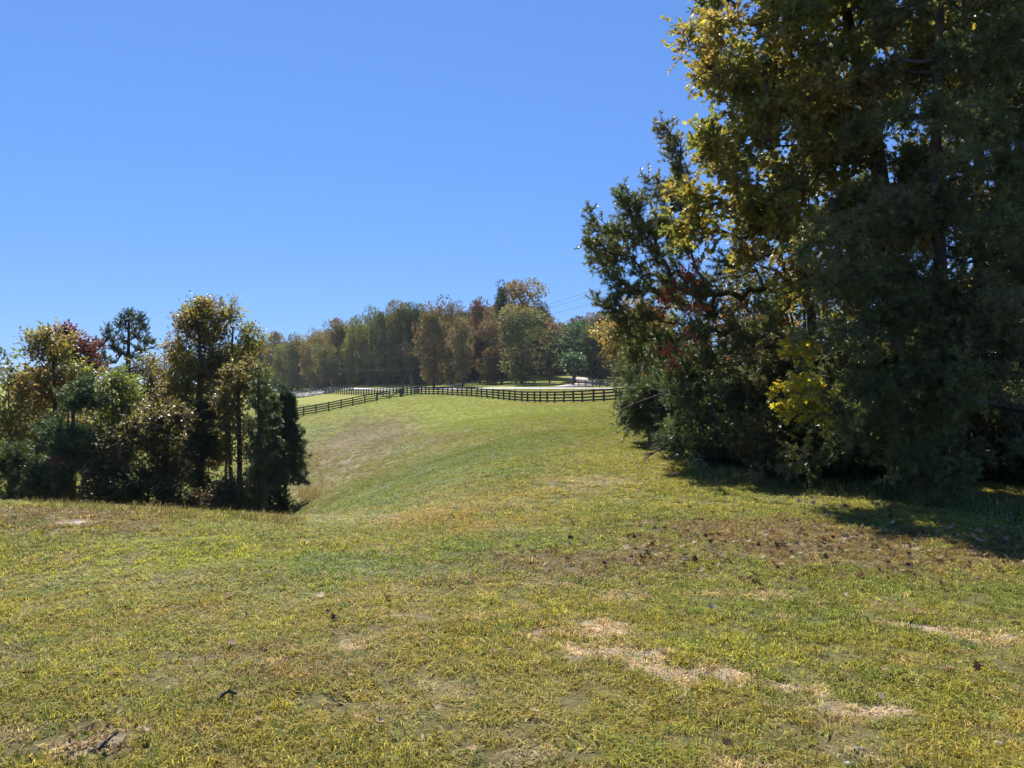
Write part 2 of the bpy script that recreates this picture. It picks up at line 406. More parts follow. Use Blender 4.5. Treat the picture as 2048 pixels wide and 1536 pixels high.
def ground_material():
    m, nt, N, L = new_mat("ground_turf")
    out = N("ShaderNodeOutputMaterial"); pr = N("ShaderNodeBsdfPrincipled")
    ge = N("ShaderNodeNewGeometry"); att = N("ShaderNodeAttribute"); att.attribute_name = 'col'
    nz = N("ShaderNodeTexNoise"); nz.inputs['Scale'].default_value = 22; nz.inputs['Detail'].default_value = 8; nz.inputs['Roughness'].default_value = .7
    nz2 = N("ShaderNodeTexNoise"); nz2.inputs['Scale'].default_value = 1.7; nz2.inputs['Detail'].default_value = 9; nz2.inputs['Roughness'].default_value = .75
    L(ge.outputs['Position'], nz.inputs['Vector']); L(ge.outputs['Position'], nz2.inputs['Vector'])
    ad = N("ShaderNodeMath"); ad.operation = 'ADD'; L(nz.outputs['Fac'], ad.inputs[0]); L(nz2.outputs['Fac'], ad.inputs[1])
    mr = N("ShaderNodeMapRange"); mr.inputs['From Min'].default_value = .65; mr.inputs['From Max'].default_value = 1.35
    mr.inputs['To Min'].default_value = .5; mr.inputs['To Max'].default_value = 1.5
    L(ad.outputs[0], mr.inputs['Value'])
    sc_ = N("ShaderNodeVectorMath"); sc_.operation = 'SCALE'; L(att.outputs['Color'], sc_.inputs[0]); L(mr.outputs[0], sc_.inputs['Scale'])
    L(sc_.outputs[0], pr.inputs['Base Color']); pr.inputs['Roughness'].default_value = .95; pr.inputs['Specular IOR Level'].default_value = .15
    bp = N("ShaderNodeBump"); bp.inputs['Strength'].default_value = .8; bp.inputs['Distance'].default_value = .06
    L(ad.outputs[0], bp.inputs['Height']); L(bp.outputs[0], pr.inputs['Normal']); L(pr.outputs[0], out.inputs['Surface'])
    return m
struct("ground", make_mesh("ground", np.c_[gx, gy, gz], quads, gcol, ground_material(), True), "rolling pasture ground with worn patches of soil")

# road, driveway
def ribbon(pa, pb, nseg, lift):
    pa, pb = np.array(pa), np.array(pb)
    t = np.linspace(0, len(pa) - 1, nseg)
    A_ = np.stack([np.interp(t, np.arange(len(pa)), pa[:, k]) for k in range(2)], 1)
    B_ = np.stack([np.interp(t, np.arange(len(pb)), pb[:, k]) for k in range(2)], 1)
    V = []
    for w in (0, .33, .67, 1): 
        q = A_ * (1 - w) + B_ * w; V.append(np.c_[q, H(q[:, 0], q[:, 1]) + lift])
    V.append(np.c_[A_, H(A_[:, 0], A_[:, 1]) - .3]); V.append(np.c_[B_, H(B_[:, 0], B_[:, 1]) - .3])
    V = np.concatenate(V); n = nseg; i = np.arange(n - 1)
    rows = [(4, 0), (0, 1), (1, 2), (2, 3), (3, 5)]
    Q = np.concatenate([np.stack([a_ * n + i, a_ * n + i + 1, b_ * n + i + 1, b_ * n + i], 1) for a_, b_ in rows])
    return V, Q
rn = [at(*p)[:2] for p in ROAD]; rf = [at(*p)[:2] for p in ROADF]
V, Q = ribbon(rn, rf, 160, .06)
struct("road", make_mesh("road", V, Q, None, M_asphalt), "pale country road running along the far side of the pasture")
dn = [at(1105, 775, 132)[:2], at(1150, 770, 146)[:2], at(1168, 762, 158)[:2], at(1130, 757, 172)[:2]]
df = [at(1190, 775, 132)[:2], at(1185, 771, 140)[:2], at(1198, 764, 156)[:2], at(1170, 756, 178)[:2]]
V, Q = ribbon(dn, df, 30, .16)
struct("driveway", make_mesh("driveway", V, Q, None, M_gravel), "pale gravel driveway climbing away from the road")
# stone covered bank below the road
sb = []
for _ in range(900):
    px = rng.uniform(566, 668); py = rng.uniform(781.5, 792) ; 
    d = rng.uniform(205, 262)
    x = (px - 1024) / F * d
    sb.append((x, d))
sb = np.array(sb); sz = H(sb[:, 0], sb[:, 1])
oct_v = np.array([(1, 0, 0), (-1, 0, 0), (0, 1, 0), (0, -1, 0), (0, 0, .7), (0, 0, -.7)], float); oct_t = np.array([(0, 2, 4), (2, 1, 4), (1, 3, 4), (3, 0, 4), (2, 0, 5), (1, 2, 5), (3, 1, 5), (0, 3, 5)])
V, T, c_ = scatter(oct_v, oct_t, np.c_[sb, sz], frames(rng.normal(size=(len(sb), 3))), rng.uniform(.3, .8, len(sb)), rng.uniform(.5, 1, (len(sb), 1)) * np.array([[.34, .31, .29]]))
o = link("bank_stones", make_mesh("bank_stones", V, T, c_, rough_material("riprap", (.3, .3, .3), .95, 3, .2, .2, attr=True)))
tag(o, "loose grey stones covering the bank below the road at left", "stones", kind='stuff')

# ------------------------------------------------------------------ grass
def tuft(nb, h, w, spread, lean, dry=.11, seg=2):
    V, T, c_ = [], [], []
    n = 0
    for _ in range(nb):
        a_, r_ = rng.uniform(0, 6.283), spread * math.sqrt(rng.uniform())
        base = np.array([r_ * math.cos(a_), r_ * math.sin(a_), -.004])
        da = rng.uniform(0, 6.283); le = rng.uniform(.15, 1) * lean
        dirh = np.array([math.cos(da), math.sin(da), 0]); side = np.array([-math.sin(da), math.cos(da), 0])
        hh = h * rng.uniform(.45, 1.15); ww = w * rng.uniform(.6, 1.2)
        side = unit(side + rng.normal(size=3) * .3)
        p0 = base; p1 = base + dirh * le * hh * .35 + np.array([0, 0, hh * .6]); p2 = base + dirh * le * hh * 1.05 + np.array([0, 0, hh * (1.0 - .45 * min(le, 1.6))])
        vv = [p0 - side * ww * .4, p0 + side * ww * .4, p1 - side * ww * .5, p1 + side * ww * .5, p2]
        V += vv; T += [(n, n + 1, n + 3), (n, n + 3, n + 2), (n + 2, n + 3, n + 4)]; n += 5
        k = rng.uniform(.4, 1.6)
        cc = np.array([1.0, 1.0, 1.0]) * k
        if rng.uniform() < dry: cc = np.array([1.55, 1.3, 1.8]) * k * .95
        c_ += [cc] * 5
    return np.array(V), np.array(T), np.array(c_)
tuft_col = bpy.data.collections.new("grass_tufts")
for i, (nb, h, w, sp, le) in enumerate([(34, .036, .0034, .062, 2.1), (34, .044, .0038, .065, 1.9), (32, .030, .0036, .07, 2.4), (26, .055, .0032, .055, 1.3), (30, .040, .0052, .06, 2.1), (9, .046, .009, .05, 2.2)]):
    V, T, c_ = tuft(nb, h, w, sp, le)
    ob = bpy.data.objects.new("grass_tuft", make_mesh("grass_tuft", V, T, c_, M_grass)); tuft_col.objects.link(ob)
def instancer_group():
    g = bpy.data.node_groups.new("grass_scatter", 'GeometryNodeTree')
    g.interface.new_socket("Geometry", in_out='INPUT', socket_type='NodeSocketGeometry')
    g.interface.new_socket("Geometry", in_out='OUTPUT', socket_type='NodeSocketGeometry')
    gi = g.nodes.new("NodeGroupInput"); go = g.nodes.new("NodeGroupOutput")
    ip = g.nodes.new("GeometryNodeInstanceOnPoints"); ci = g.nodes.new("GeometryNodeCollectionInfo")
    ci.inputs['Collection'].default_value = tuft_col; ci.inputs['Separate Children'].default_value = True; ci.inputs['Reset Children'].default_value = True
    def attr(nm):
        n = g.nodes.new("GeometryNodeInputNamedAttribute"); n.data_type = 'FLOAT_VECTOR'; n.inputs['Name'].default_value = nm; return n
    L = g.links.new
    L(gi.outputs[0], ip.inputs['Points']); L(ci.outputs[0], ip.inputs['Instance']); ip.inputs['Pick Instance'].default_value = True
    L(attr('rot').outputs['Attribute'], ip.inputs['Rotation']); L(attr('scl').outputs['Attribute'], ip.inputs['Scale'])
    L(ip.outputs[0], go.inputs[0])
    return g
GN = instancer_group()
def scatter_ring(d0, d1, dens, amax=38):
    """random points on the ground inside the field of view between two distances"""
    t = math.tan(math.radians(amax))
    n = int(dens * t * (d1 ** 2 - d0 ** 2))
    y = np.sqrt(rng.uniform(d0 ** 2, d1 ** 2, n)); x = y * rng.uniform(-t, t, n)
    return x, y
def grass_field(name, rings, label, tall=1.0):
    X_, Y_, S_ = [], [], []
    for d0, d1, dens, s0 in rings:
        x, y = scatter_ring(d0, d1, dens); X_.append(x); Y_.append(y); S_.append(np.full(len(x), s0))
    X_, Y_, S_ = map(np.concatenate, (X_, Y_, S_))
    col, bare = ground_look(X_, Y_)
    mat_ = fbm2(X_, Y_, 3.2, 61, 3); keep = rng.uniform(size=len(X_)) > np.maximum(bare * 1.05, np.clip((.52 - mat_) * 5, 0, .75))
    # nothing where the left wood and the right wood stand
    X_, Y_, S_, col, bare = X_[keep], Y_[keep], S_[keep], col[keep], bare[keep]
    n = len(X_)
    col = col * rng.uniform(.72, 1.28, (n, 1)) * np.array([1, 1, 1]) + rng.normal(size=(n, 3)) * .008
    dry = rng.uniform(size=n) < .06 + bare * .3
    col[dry] = STRAW * rng.uniform(.6, 1.1, (dry.sum(), 1))
    deep = rng.uniform(size=n) < .10
    col[deep] = GREEN * rng.uniform(.6, 1.1, (deep.sum(), 1))
    far_ = np.clip((np.hypot(X_, Y_) - 11) / 14, 0, 1)[:, None]
    col = np.clip(col, .01, .9) * (np.array([1.58, 1.42, 1.32]) * (1 - far_) + np.array([1.02, 1.04, .50]) * far_)
    lush = fbm2(X_, Y_, .8, 91, 3)
    zs = (0.35 + 1.15 * lush) * (1 - .4 * bare)
    rot = np.stack([rng.normal(0, .12, n), rng.normal(0, .12, n), rng.uniform(0, 6.283, n)], 1)
    scl = np.stack([S_ * rng.uniform(.8, 1.25, n)] * 2 + [np.minimum(S_, 1.0 + (S_ - 1) * .45) * rng.uniform(.8, 1.25, n) * zs * tall], 1)
    me = make_mesh(name, np.c_[X_, Y_, H(X_, Y_)], np.zeros((0, 3), int), None, None, extra={'rot': rot, 'scl': scl})
    q = me.attributes.new('gcol', 'FLOAT_COLOR', 'POINT'); q.data.foreach_set('color', np.c_[col, np.ones(n)].astype(np.float32).ravel())
    o = link(name, me); md = o.modifiers.new("scatter", 'NODES'); md.node_group = GN
    tag(o, label, "grass", kind='stuff')
    return n
ng = grass_field("meadow_grass", [(2.2, 6, 760, 1.0), (6, 10, 500, 1.15), (10, 17, 230, 1.6), (17, 30, 210, 1.45), (30, 60, 66, 2.05), (60, 140, 14, 3.2)], "short mown autumn grass covering the pasture")
print("grass tufts", ng)
# crumbs of soil and small pebbles where the turf is worn through
cx_, cy_ = scatter_ring(3, 13, 130)
_, cb_ = ground_look(cx_, cy_); kk = rng.uniform(size=len(cx_)) < np.clip(cb_ * 1.6 - .1, .03, 1)
cx_, cy_ = cx_[kk], cy_[kk]; CP = np.c_[cx_, cy_, H(cx_, cy_) + .002]
V, T, c_ = scatter(oct_v, oct_t, CP, frames(rng.normal(size=CP.shape)), rng.uniform(.003, .013, len(CP)) , rng.uniform(.6, 1.15, (len(CP), 1)) * np.array([[.40, .32, .22]]))
o = link("soil_crumbs", make_mesh("soil_crumbs", V, T, c_, rough_material("crumb", (.3, .3, .3), .95, 30, .2, .2, attr=True)))
tag(o, "crumbs of dry soil and tiny pebbles on the worn patches of lawn", "soil", kind='stuff')

# ------------------------------------------------------------------ fences
def box_mesh(name, mat, taper=1.0, V=None):
    v = BOXV.copy()
    return make_mesh(name, v if V is None else V, BOXT, None, mat)
# board: unit length along +X from 0 to 1, centred in Y and Z, slight bevel on the long edges
_b = []
for x in (0, 1):
    for (y, z) in ((-.5, -.42), (-.38, -.5), (.38, -.5), (.5, -.42), (.5, .42), (.38, .5), (-.38, .5), (-.5, .42)):
        _b.append((x, y, z))
_b = np.array(_b, float); _i = np.arange(8); _j = (_i + 1) % 8
_bt = np.concatenate([np.stack([_i, _j, _j + 8], 1), np.stack([_i, _j + 8, _i + 8], 1), np.array([(0, k + 1, k) for k in range(1, 7)]), np.array([(8, 8 + k, 9 + k) for k in range(1, 7)])])
def board_mesh(mat, nm='rail'): return make_mesh(nm, _b, _bt, None, mat)
# post: unit height, chamfered top
_p = []
for z, s in ((-.15, 1), (.97, 1), (1, .7)):
    for a_ in range(8):
        t = a_ * math.pi / 4 + math.pi / 8; r = .54 * s
        _p.append((r * math.cos(t) * 1.0, r * math.sin(t), z))
_p = np.array(_p); _pt = []
for k in range(2):
    for a_ in range(8):
        b_ = (a_ + 1) % 8; _pt += [(k * 8 + a_, k * 8 + b_, k * 8 + 8 + b_), (k * 8 + a_, k * 8 + 8 + b_, k * 8 + 8 + a_)]
_pt += [(16, 16 + k, 17 + k) for k in range(1, 7)]
def post_mesh(mat): return make_mesh('post', _p, np.array(_pt), None, mat)

def put_board(me, parent, A, B, w, t, nm='rail'):
    """a board from A to B (world), w high, t thick"""
    A, B = np.array(A, float), np.array(B, float)
    D = Vector(B - A); base = np.array(parent.location)
    o = link(nm, me, parent, A - base)
    ya = math.atan2(D.y, D.x); pi_ = -math.atan2(D.z, math.hypot(D.x, D.y))
    o.rotation_euler = (0, pi_, ya); o.scale = (D.length, t, w)
    return o
def run_points(px_d, pxs):
    """world plan positions along a fence line at the given picture columns"""
    a_ = np.array([(p[0], p[2]) for p in px_d])
    out = []
    for px in pxs:
        d = np.interp(px, a_[:, 0], a_[:, 1]); out.append(((px - 1024) / F * d, d))
    return out
def fence(name, label, pts, mat, height=1.35, rails=(.22, .56, .90, 1.24), w=.17, pw=.20, group=None, skip=()):
    x0, y0 = pts[0]
    f = thing(name, label, "fence", (x0, y0, h1(x0, y0)), 0, group)
    pm, bm = post_mesh(mat), board_mesh(mat)
    zs = [h1(x, y) for x, y in pts]; base = np.array(f.location)
    for i, ((x, y), z) in enumerate(zip(pts, zs)):
        o = link('post', pm, f, np.array((x, y, z)) - base)
        o.scale = (pw, pw, height * random.uniform(.98, 1.05)); o.rotation_euler = (random.gauss(0, .03), random.gauss(0, .035), random.uniform(0, 1.5))
    for i in range(len(pts) - 1):
        if i in skip: continue
        (xa, ya), (xb, yb) = pts[i], pts[i + 1]
        n = np.array((ya - yb, xb - xa)); n = n / np.linalg.norm(n) * (-1 if n[1] > 0 else 1)   # boards on the near face
        n *= pw * .62 + .012 + .004 * (i % 2)
        for r in rails:
            ja, jb = random.gauss(0, .012), random.gauss(0, .012)
            put_board(bm, f, (xa + n[0], ya + n[1], zs[i] + r + ja), (xb + n[0], yb + n[1], zs[i + 1] + r + jb), w, .035)
    return f
zx = lambda p: 880 + p * .20833
right_px = [843, 851, 858, 867, 876] + [zx(p) for p in (25, 73, 120, 168, 211, 257, 304, 352, 400, 453, 508, 563, 611, 667, 720, 785, 840, 908, 963, 1031, 1101, 1190, 1284, 1368, 1475, 1573, 1687)] + [1256, 1284, 1314, 1346]
fence("pasture_fence", "long black board fence across the top of the pasture from corner to right trees", run_points(FENCE_R, right_px), M_board)
zl = lambda p: 500 + p * .20833
left_px = [562] + [zl(p) for p in (395, 515, 635, 755, 872, 988, 1103, 1215)]
lp = run_points(FENCE_L, left_px)
fence("pasture_fence", "black four-board fence sloping down from the gate to the trees at left", lp, M_board, pw=.17)
gp = run_points(FENCE_L, [753.1, 777.5, 801])
corner = run_points(FENCE_L + [FENCE_R[0]], [801, 822, 843])
fence("pasture_fence", "short stretch of black board fence between the gate and the fence corner", corner, M_board, pw=.2)
def gate(label, A, B, down):
    (xa, ya), (xb, yb) = A, B
    za, zb = h1(xa, ya), h1(xb, yb)
    g = thing("field_gate", label, "gate", (xa, ya, za), 0, "black board gates in the pasture fence")
    bm = board_mesh(M_board, 'board'); base = np.array(g.location)
    t0, t1 = .05, .95
    P = lambda t, z: (xa + (xb - xa) * t, ya + (yb - ya) * t, za + (zb - za) * t + z)
    off = lambda p, k: (p[0] + .12 * k, p[1] - .10 - .045 * k, p[2])
    for r in (.25, .58, .91, 1.24): put_board(bm, g, off(P(t0, r), 0), off(P(t1, r), 0), .14, .035, 'board')
    sm = board_mesh(M_board, 'stile')
    for t in (t0, t1):
        o = link('stile', sm, g, np.array(off(P(t, .15), 1)) - base); o.rotation_euler = (0, -math.pi / 2, math.atan2(yb - ya, xb - xa)); o.scale = (1.2, .035, .16)
    br = board_mesh(M_board, 'brace')
    if down: put_board(br, g, off(P(t0, 1.2), 1), off(P(t1, .25), 1), .13, .035, 'brace')
    else: put_board(br, g, off(P(t0, .25), 1), off(P(t1, 1.2), 1), .13, .035, 'brace')
gate("left leaf of the black board gate, its brace sloping down to the right", gp[0], gp[1], True)
gate("right leaf of the black board gate, its brace rising to the right", gp[1], gp[2], False)
def post_thing(name, label, px, d, h_, w_, mat, cat="post", lean=0):
    x = (px - 1024) / F * d
    t = link(name, post_mesh(mat), None, (x, d, h1(x, d))); t.scale = (w_, w_, h_); t.rotation_euler = (0, lean, .4)
    return tag(t, label, cat)
_gx, _gy = gp[1]
post_thing("gate_post", "pale grey wooden post in the middle of the double gate", 778.5, np.interp(778.5, [753, 801], [124, 129]) - .5, 1.3, .15, M_pale)
post_thing("gate_post", "stout black post where the right gate leaf closes", 803.5, 129.3, 1.42, .15, M_board)
# brace assembly at the corner
post_thing("brace_post", "thin weathered brown post left of the tall corner post", 805, 131.5, 3.0, .17, M_brown)
post_thing("corner_post", "tall weathered brown corner post rising above the fence", 822, 132, 3.8, .24, M_brown)
xa, xb = (806 - 1024) / F * 131.6, (821 - 1024) / F * 132
cb = link("cross_rail", board_mesh(M_brown), None, (xa, 131.4, h1(xa, 131.5) + 1.82))
D = Vector((xb - xa, .4, .12)); cb.rotation_euler = (0, -math.atan2(D.z, math.hypot(D.x, D.y)), math.atan2(D.y, D.x)); cb.scale = (D.length, .09, .13)
tag(cb, "brown cross rail joining the two tall corner posts", "rail")
xa, xb = (823 - 1024) / F * 131.8, (834 - 1024) / F * 131.5
gb_ = link("diagonal_strut", board_mesh(M_brown), None, (xa, 131.7, h1(xa, 132) + 2.6))
D = Vector((xb - xa, -.3, -1.6)); gb_.rotation_euler = (0, -math.atan2(D.z, math.hypot(D.x, D.y)), math.atan2(D.y, D.x)); gb_.scale = (D.length, .07, .09)
tag(gb_, "brown slanting strut against the right of the tall corner post", "strut")
# roadside fences beyond
def far_fence(name, label, pts, mat, height, rails, group=None, pw=.16, w=.13):
    x0, y0 = pts[0]
    f = thing(name, label, "fence", (x0, y0, h1(x0, y0)), 0, group)
    pm, bm = post_mesh(mat), None; base = np.array(f.location)
    zs = [h1(x, y) for x, y in pts]
    for (x, y), z in zip(pts, zs):
        o = link('post', pm, f, np.array((x, y, z)) - base); o.scale = (pw, pw, height)
        o.rotation_euler = (0, random.gauss(0, .02), .3)
    for r in rails:
        g = Geo()
        for i in range(len(pts) - 1):
            A_ = np.array((*pts[i], zs[i] + r)); B_ = np.array((*pts[i + 1], zs[i + 1] + r)); u = B_ - A_
            s_ = unit(np.cross(u, (0, 0, 1))) * .02; up = np.array((0, 0, w / 2)); o_ = np.array((0, -pw * .7, 0))
            V = [A_ + o_ + a_ * s_ + b_ * up for a_ in (-1, 1) for b_ in (-1, 1)] + [B_ + o_ + a_ * s_ + b_ * up for a_ in (-1, 1) for b_ in (-1, 1)]
            g.add(np.array(V) - base, [(0, 4, 5), (0, 5, 1), (2, 3, 7), (2, 7, 6), (0, 2, 6), (0, 6, 4), (1, 5, 7), (1, 7, 3)])
        link('rail', g.mesh('rail', mat), f)
    return f
def line_pts(A_, B_, n, bend=0):
    out = []
    for t in np.linspace(0, 1, n):
        px = A_[0] + (B_[0] - A_[0]) * t; d = 1 / ((1 - t) / A_[1] + t / B_[1]) if False else A_[1] + (B_[1] - A_[1]) * t
        out.append(((px - 1024) / F * d, d))
    return out
def lerp_world(A_, B_, n):
    a_, b_ = np.array([(A_[0] - 1024) / F * A_[1], A_[1]]), np.array([(B_[0] - 1024) / F * B_[1], B_[1]])
    return [tuple(a_ + (b_ - a_) * t) for t in np.linspace(0, 1, n)]
far_fence("roadside_fence", "black roadside fence between the pasture gate and the utility pole", lerp_world((650, 203), (838, 134), 36), M_board, 1.4, (.3, .65, 1.0, 1.32), "black fences along the road", .19, .15)
far_fence("roadside_fence", "farthest black fence in front of the pale road at left", lerp_world((528, 283), (706, 202), 44), M_board, 1.3, (.4, .85, 1.25), "black fences along the road", .24, .14)
far_fence("driveway_fence", "low grey-brown three-rail fence beyond the road at right", lerp_world((1157, 133), (1275, 124), 9), M_brown, 1.25, (.35, .75, 1.15), None, .18, .15)

# ------------------------------------------------------------------ utility poles and wires
def pole(label, px, d, h_, arm=True):
    x = (px - 1024) / F * d; z = h1(x, d)
    p = thing("utility_pole", label, "utility pole", (x, d, z), 0, "utility poles along the road")
    V, T = tubes([(0, 0, -.5)], [(0, 0, h_)], [.19], [.13], 10); link('shaft', make_mesh('shaft', V, T, None, M_pole), p)
    if arm:
        o = link('crossarm', board_mesh(M_pole, 'crossarm'), p, (-1.1, -.18, h_ - .5)); o.scale = (2.2, .1, .12)
        im = []
        V, T = tubes([(0, 0, 0), (0, 0, .08)], [(0, 0, .08), (0, 0, .2)], [.05, .07], [.07, .03], 6); im = make_mesh('insulator', V, T, None, M_pale)
        for k in (-.95, 0.5, .95): link('insulator', im, p, (k, -.18, h_ - .44))
    return np.array((x, d, z))
PA = pole("slim utility pole in front of the dark wood at left", 647, 232, 9.4)
PB = pole("utility pole hidden behind the right trees", 1560, 96, 13.5)
PC = pole("utility pole far away behind the left trees", 470, 420, 9.0)
def wire(label, A_, B_, sag, r=.016):
    t = np.linspace(0, 1, 41)[:, None]
    P = A_ * (1 - t) + B_ * t; P[:, 2] -= sag * 4 * (t[:, 0] * (1 - t[:, 0]))
    V, T = tubes(P[:-1] - P[0], P[1:] - P[0], np.full(40, r), np.full(40, r), 5)
    o = link("overhead_wire", make_mesh("overhead_wire", V, T, None, M_wire), None, P[0]); tag(o, label, "wire", "overhead wires between the poles")
def pz(px, py, d): return at(px, py, d)
topA = lambda dx, dz: PA + np.array((dx, -.18, dz))
w_r = .019
wire("topmost overhead wire crossing the sky beside the right pine", topA(-.95, 9.15), pz(1420, 505, 96), 1.6, w_r)
wire("second overhead wire from the top in the sky gap", topA(.5, 9.15), pz(1420, 516, 96), 1.6, w_r)
wire("third overhead wire from the top in the sky gap", topA(.95, 9.15), pz(1420, 538, 96), 1.7, w_r)
wire("fourth overhead wire from the top, just above the tree crowns", topA(0, 7.9), pz(1420, 572, 96), 1.7, w_r)
wire("lowest heavy cable swinging low in front of the wood", topA(0, 7.0), pz(1420, 610, 96), 3.4, .028)
wire("cable running away to the left from the slim pole", topA(0, 7.0), PC + np.array((0, 0, 6.5)), 2.5, .028)

# ------------------------------------------------------------------ tree building
def bez(P, n):
    P = [np.array(p, float) for p in P]
    t = np.linspace(0, len(P) - 1, n); P = np.array(P)
    # smooth interpolation through the points
    out = np.stack([np.interp(t, np.arange(len(P)), P[:, k]) for k in range(3)], 1)
    for _ in range(3): out[1:-1] = (out[:-2] + 2 * out[1:-1] + out[2:]) / 4
    return out
def grow(trunk, targets, step=.3, asc=.6, wob=.05):
    """a limb skeleton that reaches every target; returns nodes, parent index, tip node of each target"""
    nodes = list(trunk); par = [-1] + list(range(len(trunk) - 1))
    ax = trunk[np.argmin(np.abs(targets[:, None, 2] - trunk[None, :, 2]), 1)]
    order = np.argsort(np.linalg.norm(targets - ax, axis=1))
    cap = len(nodes) + len(targets) * 14 + 10
    A = np.empty((cap, 3)); A[:len(nodes)] = nodes; n = len(nodes); tips = np.zeros(len(targets), int)
    for i in order:
        t = targets[i]; D = A[:n] - t
        dist = np.sqrt((D ** 2).sum(1)); hor = np.hypot(D[:, 0], D[:, 1])
        cost = dist * (1 + .35 * (np.arange(n) < len(trunk))) + asc * np.maximum(0, D[:, 2] + .25 * hor)
        j = int(np.argmin(cost)); L_ = dist[j]; k = int(min(max(1, round(L_ / step)), 12))
        sag = np.array([0, 0, -.10 * L_]); prev = j; p0 = A[j].copy()
        for q in range(1, k + 1):
            u = q / k
            p = p0 * (1 - u) + t * u + sag * 4 * u * (1 - u) * .6 + (rng.normal(size=3) * wob * L_ * (u < 1))
            A[n] = p; par.append(prev); prev = n; n += 1
        tips[i] = prev
    return A[:n].copy(), np.array(par), tips
def limb_mesh(name, A, par, r0, rmin, mat, split=None, k=6, power=.5, sel=None):
    n = len(A); cnt = np.ones(n)
    for i in range(n - 1, 0, -1):
        if par[i] >= 0: cnt[par[i]] += cnt[i]
    r = np.maximum(rmin, r0 * (cnt / cnt[0]) ** power)
    i = np.arange(1, n); i = i[par[i] >= 0]
    if sel is not None: i = i[sel[i]]
    if not len(i): return None
    r1 = r[i]; r0_ = np.minimum(r[par[i]], r1 * 1.35)
    if name == 'trunk': r0_ = r[par[i]]
    ext = unit(A[i] - A[par[i]]) * (r1[:, None] * .3)
    V, T = tubes(A[par[i]], A[i] + ext, r0_, r1, k)
    return make_mesh(name, V, T, None, mat, True)

# leaf templates (tv, tt): y along the leaf
LEAF = (np.array([(0, 0, 0), (.34, .42, .07), (0, 1, -.06), (-.34, .42, .07), (0, .45, -.03)], float), np.array([(0, 1, 4), (1, 2, 4), (2, 3, 4), (3, 0, 4)]))
SLEAF = (np.array([(0, 0, 0), (.36, .45, .08), (0, 1, 0), (-.36, .45, .08)], float), np.array([(0, 1, 2), (0, 2, 3)]))
_ol = [(0, 0), (.05, .12), (.26, .2), (.10, .32), (.42, .50), (.14, .56), (.30, .80), (.08, .78), (0, 1.0)]
_ov = [(x, y, .10 * abs(x)) for x, y in _ol] + [(-x, y, .10 * abs(x)) for x, y in _ol[1:-1][::-1]] + [(0, .35, -.03), (0, .68, -.04)]
OAK = (np.array(_ov, float), np.array([(16, 0, 1), (16, 1, 2), (16, 2, 3), (16, 3, 4), (17, 4, 5), (17, 5, 6), (17, 6, 7), (17, 7, 8), (17, 8, 9), (17, 9, 10), (17, 10, 11), (17, 11, 12), (16, 12, 13), (16, 13, 14), (16, 14, 15), (16, 15, 0), (16, 4, 17), (16, 17, 12)]))
def needle_tuft(n=13, L=.060, w=.0052, body=.05, spread=(.5, 1.2)):
    V, T = [], []
    for i in range(n):
        y0 = body * rng.uniform(0, 1); th = rng.uniform(0, 6.283); ph = rng.uniform(*spread)
        d = np.array([math.cos(th) * math.sin(ph), math.cos(ph), math.sin(th) * math.sin(ph)])
        s = unit(np.cross(d, rng.normal(size=3))) * w; l = L * rng.uniform(.75, 1.15); b = np.array([0, y0, 0])
        V += [b - s, b + s, b + d * l]; T.append((3 * i, 3 * i + 1, 3 * i + 2))
    return np.array(V), np.array(T)
TUFTS = [needle_tuft() for _ in range(4)]
TUFT_MID = [needle_tuft(13, .10, .0085, .10, (.3, 1.1)) for _ in range(3)]
def cedar_spray(n=9, L=.20, w=.013):
    V, T = [], []
    for i in range(n):
        u = i / n; side = 1 if i % 2 else -1
        b = np.array([0, u * L * .8, 0]); d = unit(np.array([side * .75, .7, rng.normal(0, .3)])) if i < n - 1 else np.array([0, 1., 0])
        s = unit(np.cross(d, rng.normal(size=3))) * w; l = L * .5 * (1.1 - .5 * u)
        V += [b - s, b + s, b + d * l]; T.append((3 * i, 3 * i + 1, 3 * i + 2))
    return np.array(V), np.array(T)
SPRAYS = [cedar_spray() for _ in range(3)]
def blob(px, py, d, rx, ry, rd=None, w=1.0):
    c = at(px, py, d); return (c, np.array([rx / F * d, rd if rd else rx / F * d * .8, ry / F * d]), w)
def fill(blobs, n, gap=.35, shell=.5, freq=1.1, seed=0, clump=None):
    """target points inside a union of blobs, with noisy gaps"""
    if clump:                                  # boughs: flattened bunches spread through the crown
        per, rh, rv = clump
        Q = fill(blobs, max(3, n // per), gap, shell, freq, seed)
        q = rng.integers(0, len(Q), n); sz = rng.uniform(.55, 1.4, len(Q))[q][:, None]
        return Q[q] + unit(rng.normal(size=(n, 3))) * rng.uniform(size=(n, 1)) ** .5 * sz * np.array([rh, rh, rv])
    vol = np.array([b[1].prod() ** .8 * b[2] for b in blobs]); vol /= vol.sum()
    pick = rng.choice(len(blobs), n * 3, p=vol)
    u = unit(rng.normal(size=(n * 3, 3))); r = rng.uniform(size=(n * 3, 1)) ** (1 / 3 * (1 - shell) + .12 * shell)
    c = np.array([b[0] for b in blobs])[pick]; R = np.array([b[1] for b in blobs])[pick]
    u2 = u * r; lump = 1 + .35 * (vnoise(u * 2.2 + pick[:, None] * 3.3, 1, seed) - .5)
    P = c + u2 * R * lump[:, None]
    keep = vnoise(P, freq, seed + 5) > gap
    P = P[keep][:n]
    return P
def palette(P, pal, freq, seed, jit=.2):
    pal = np.array(pal, float)
    v = np.clip((vnoise(P, freq, seed) - .5) * 1.5 + .5 + rng.normal(0, jit, len(P)), 0, .999) * len(pal)
    i = v.astype(int); c = pal[i] * rng.uniform(.75, 1.25, (len(P), 1))
    return np.clip(c, .004, .9)
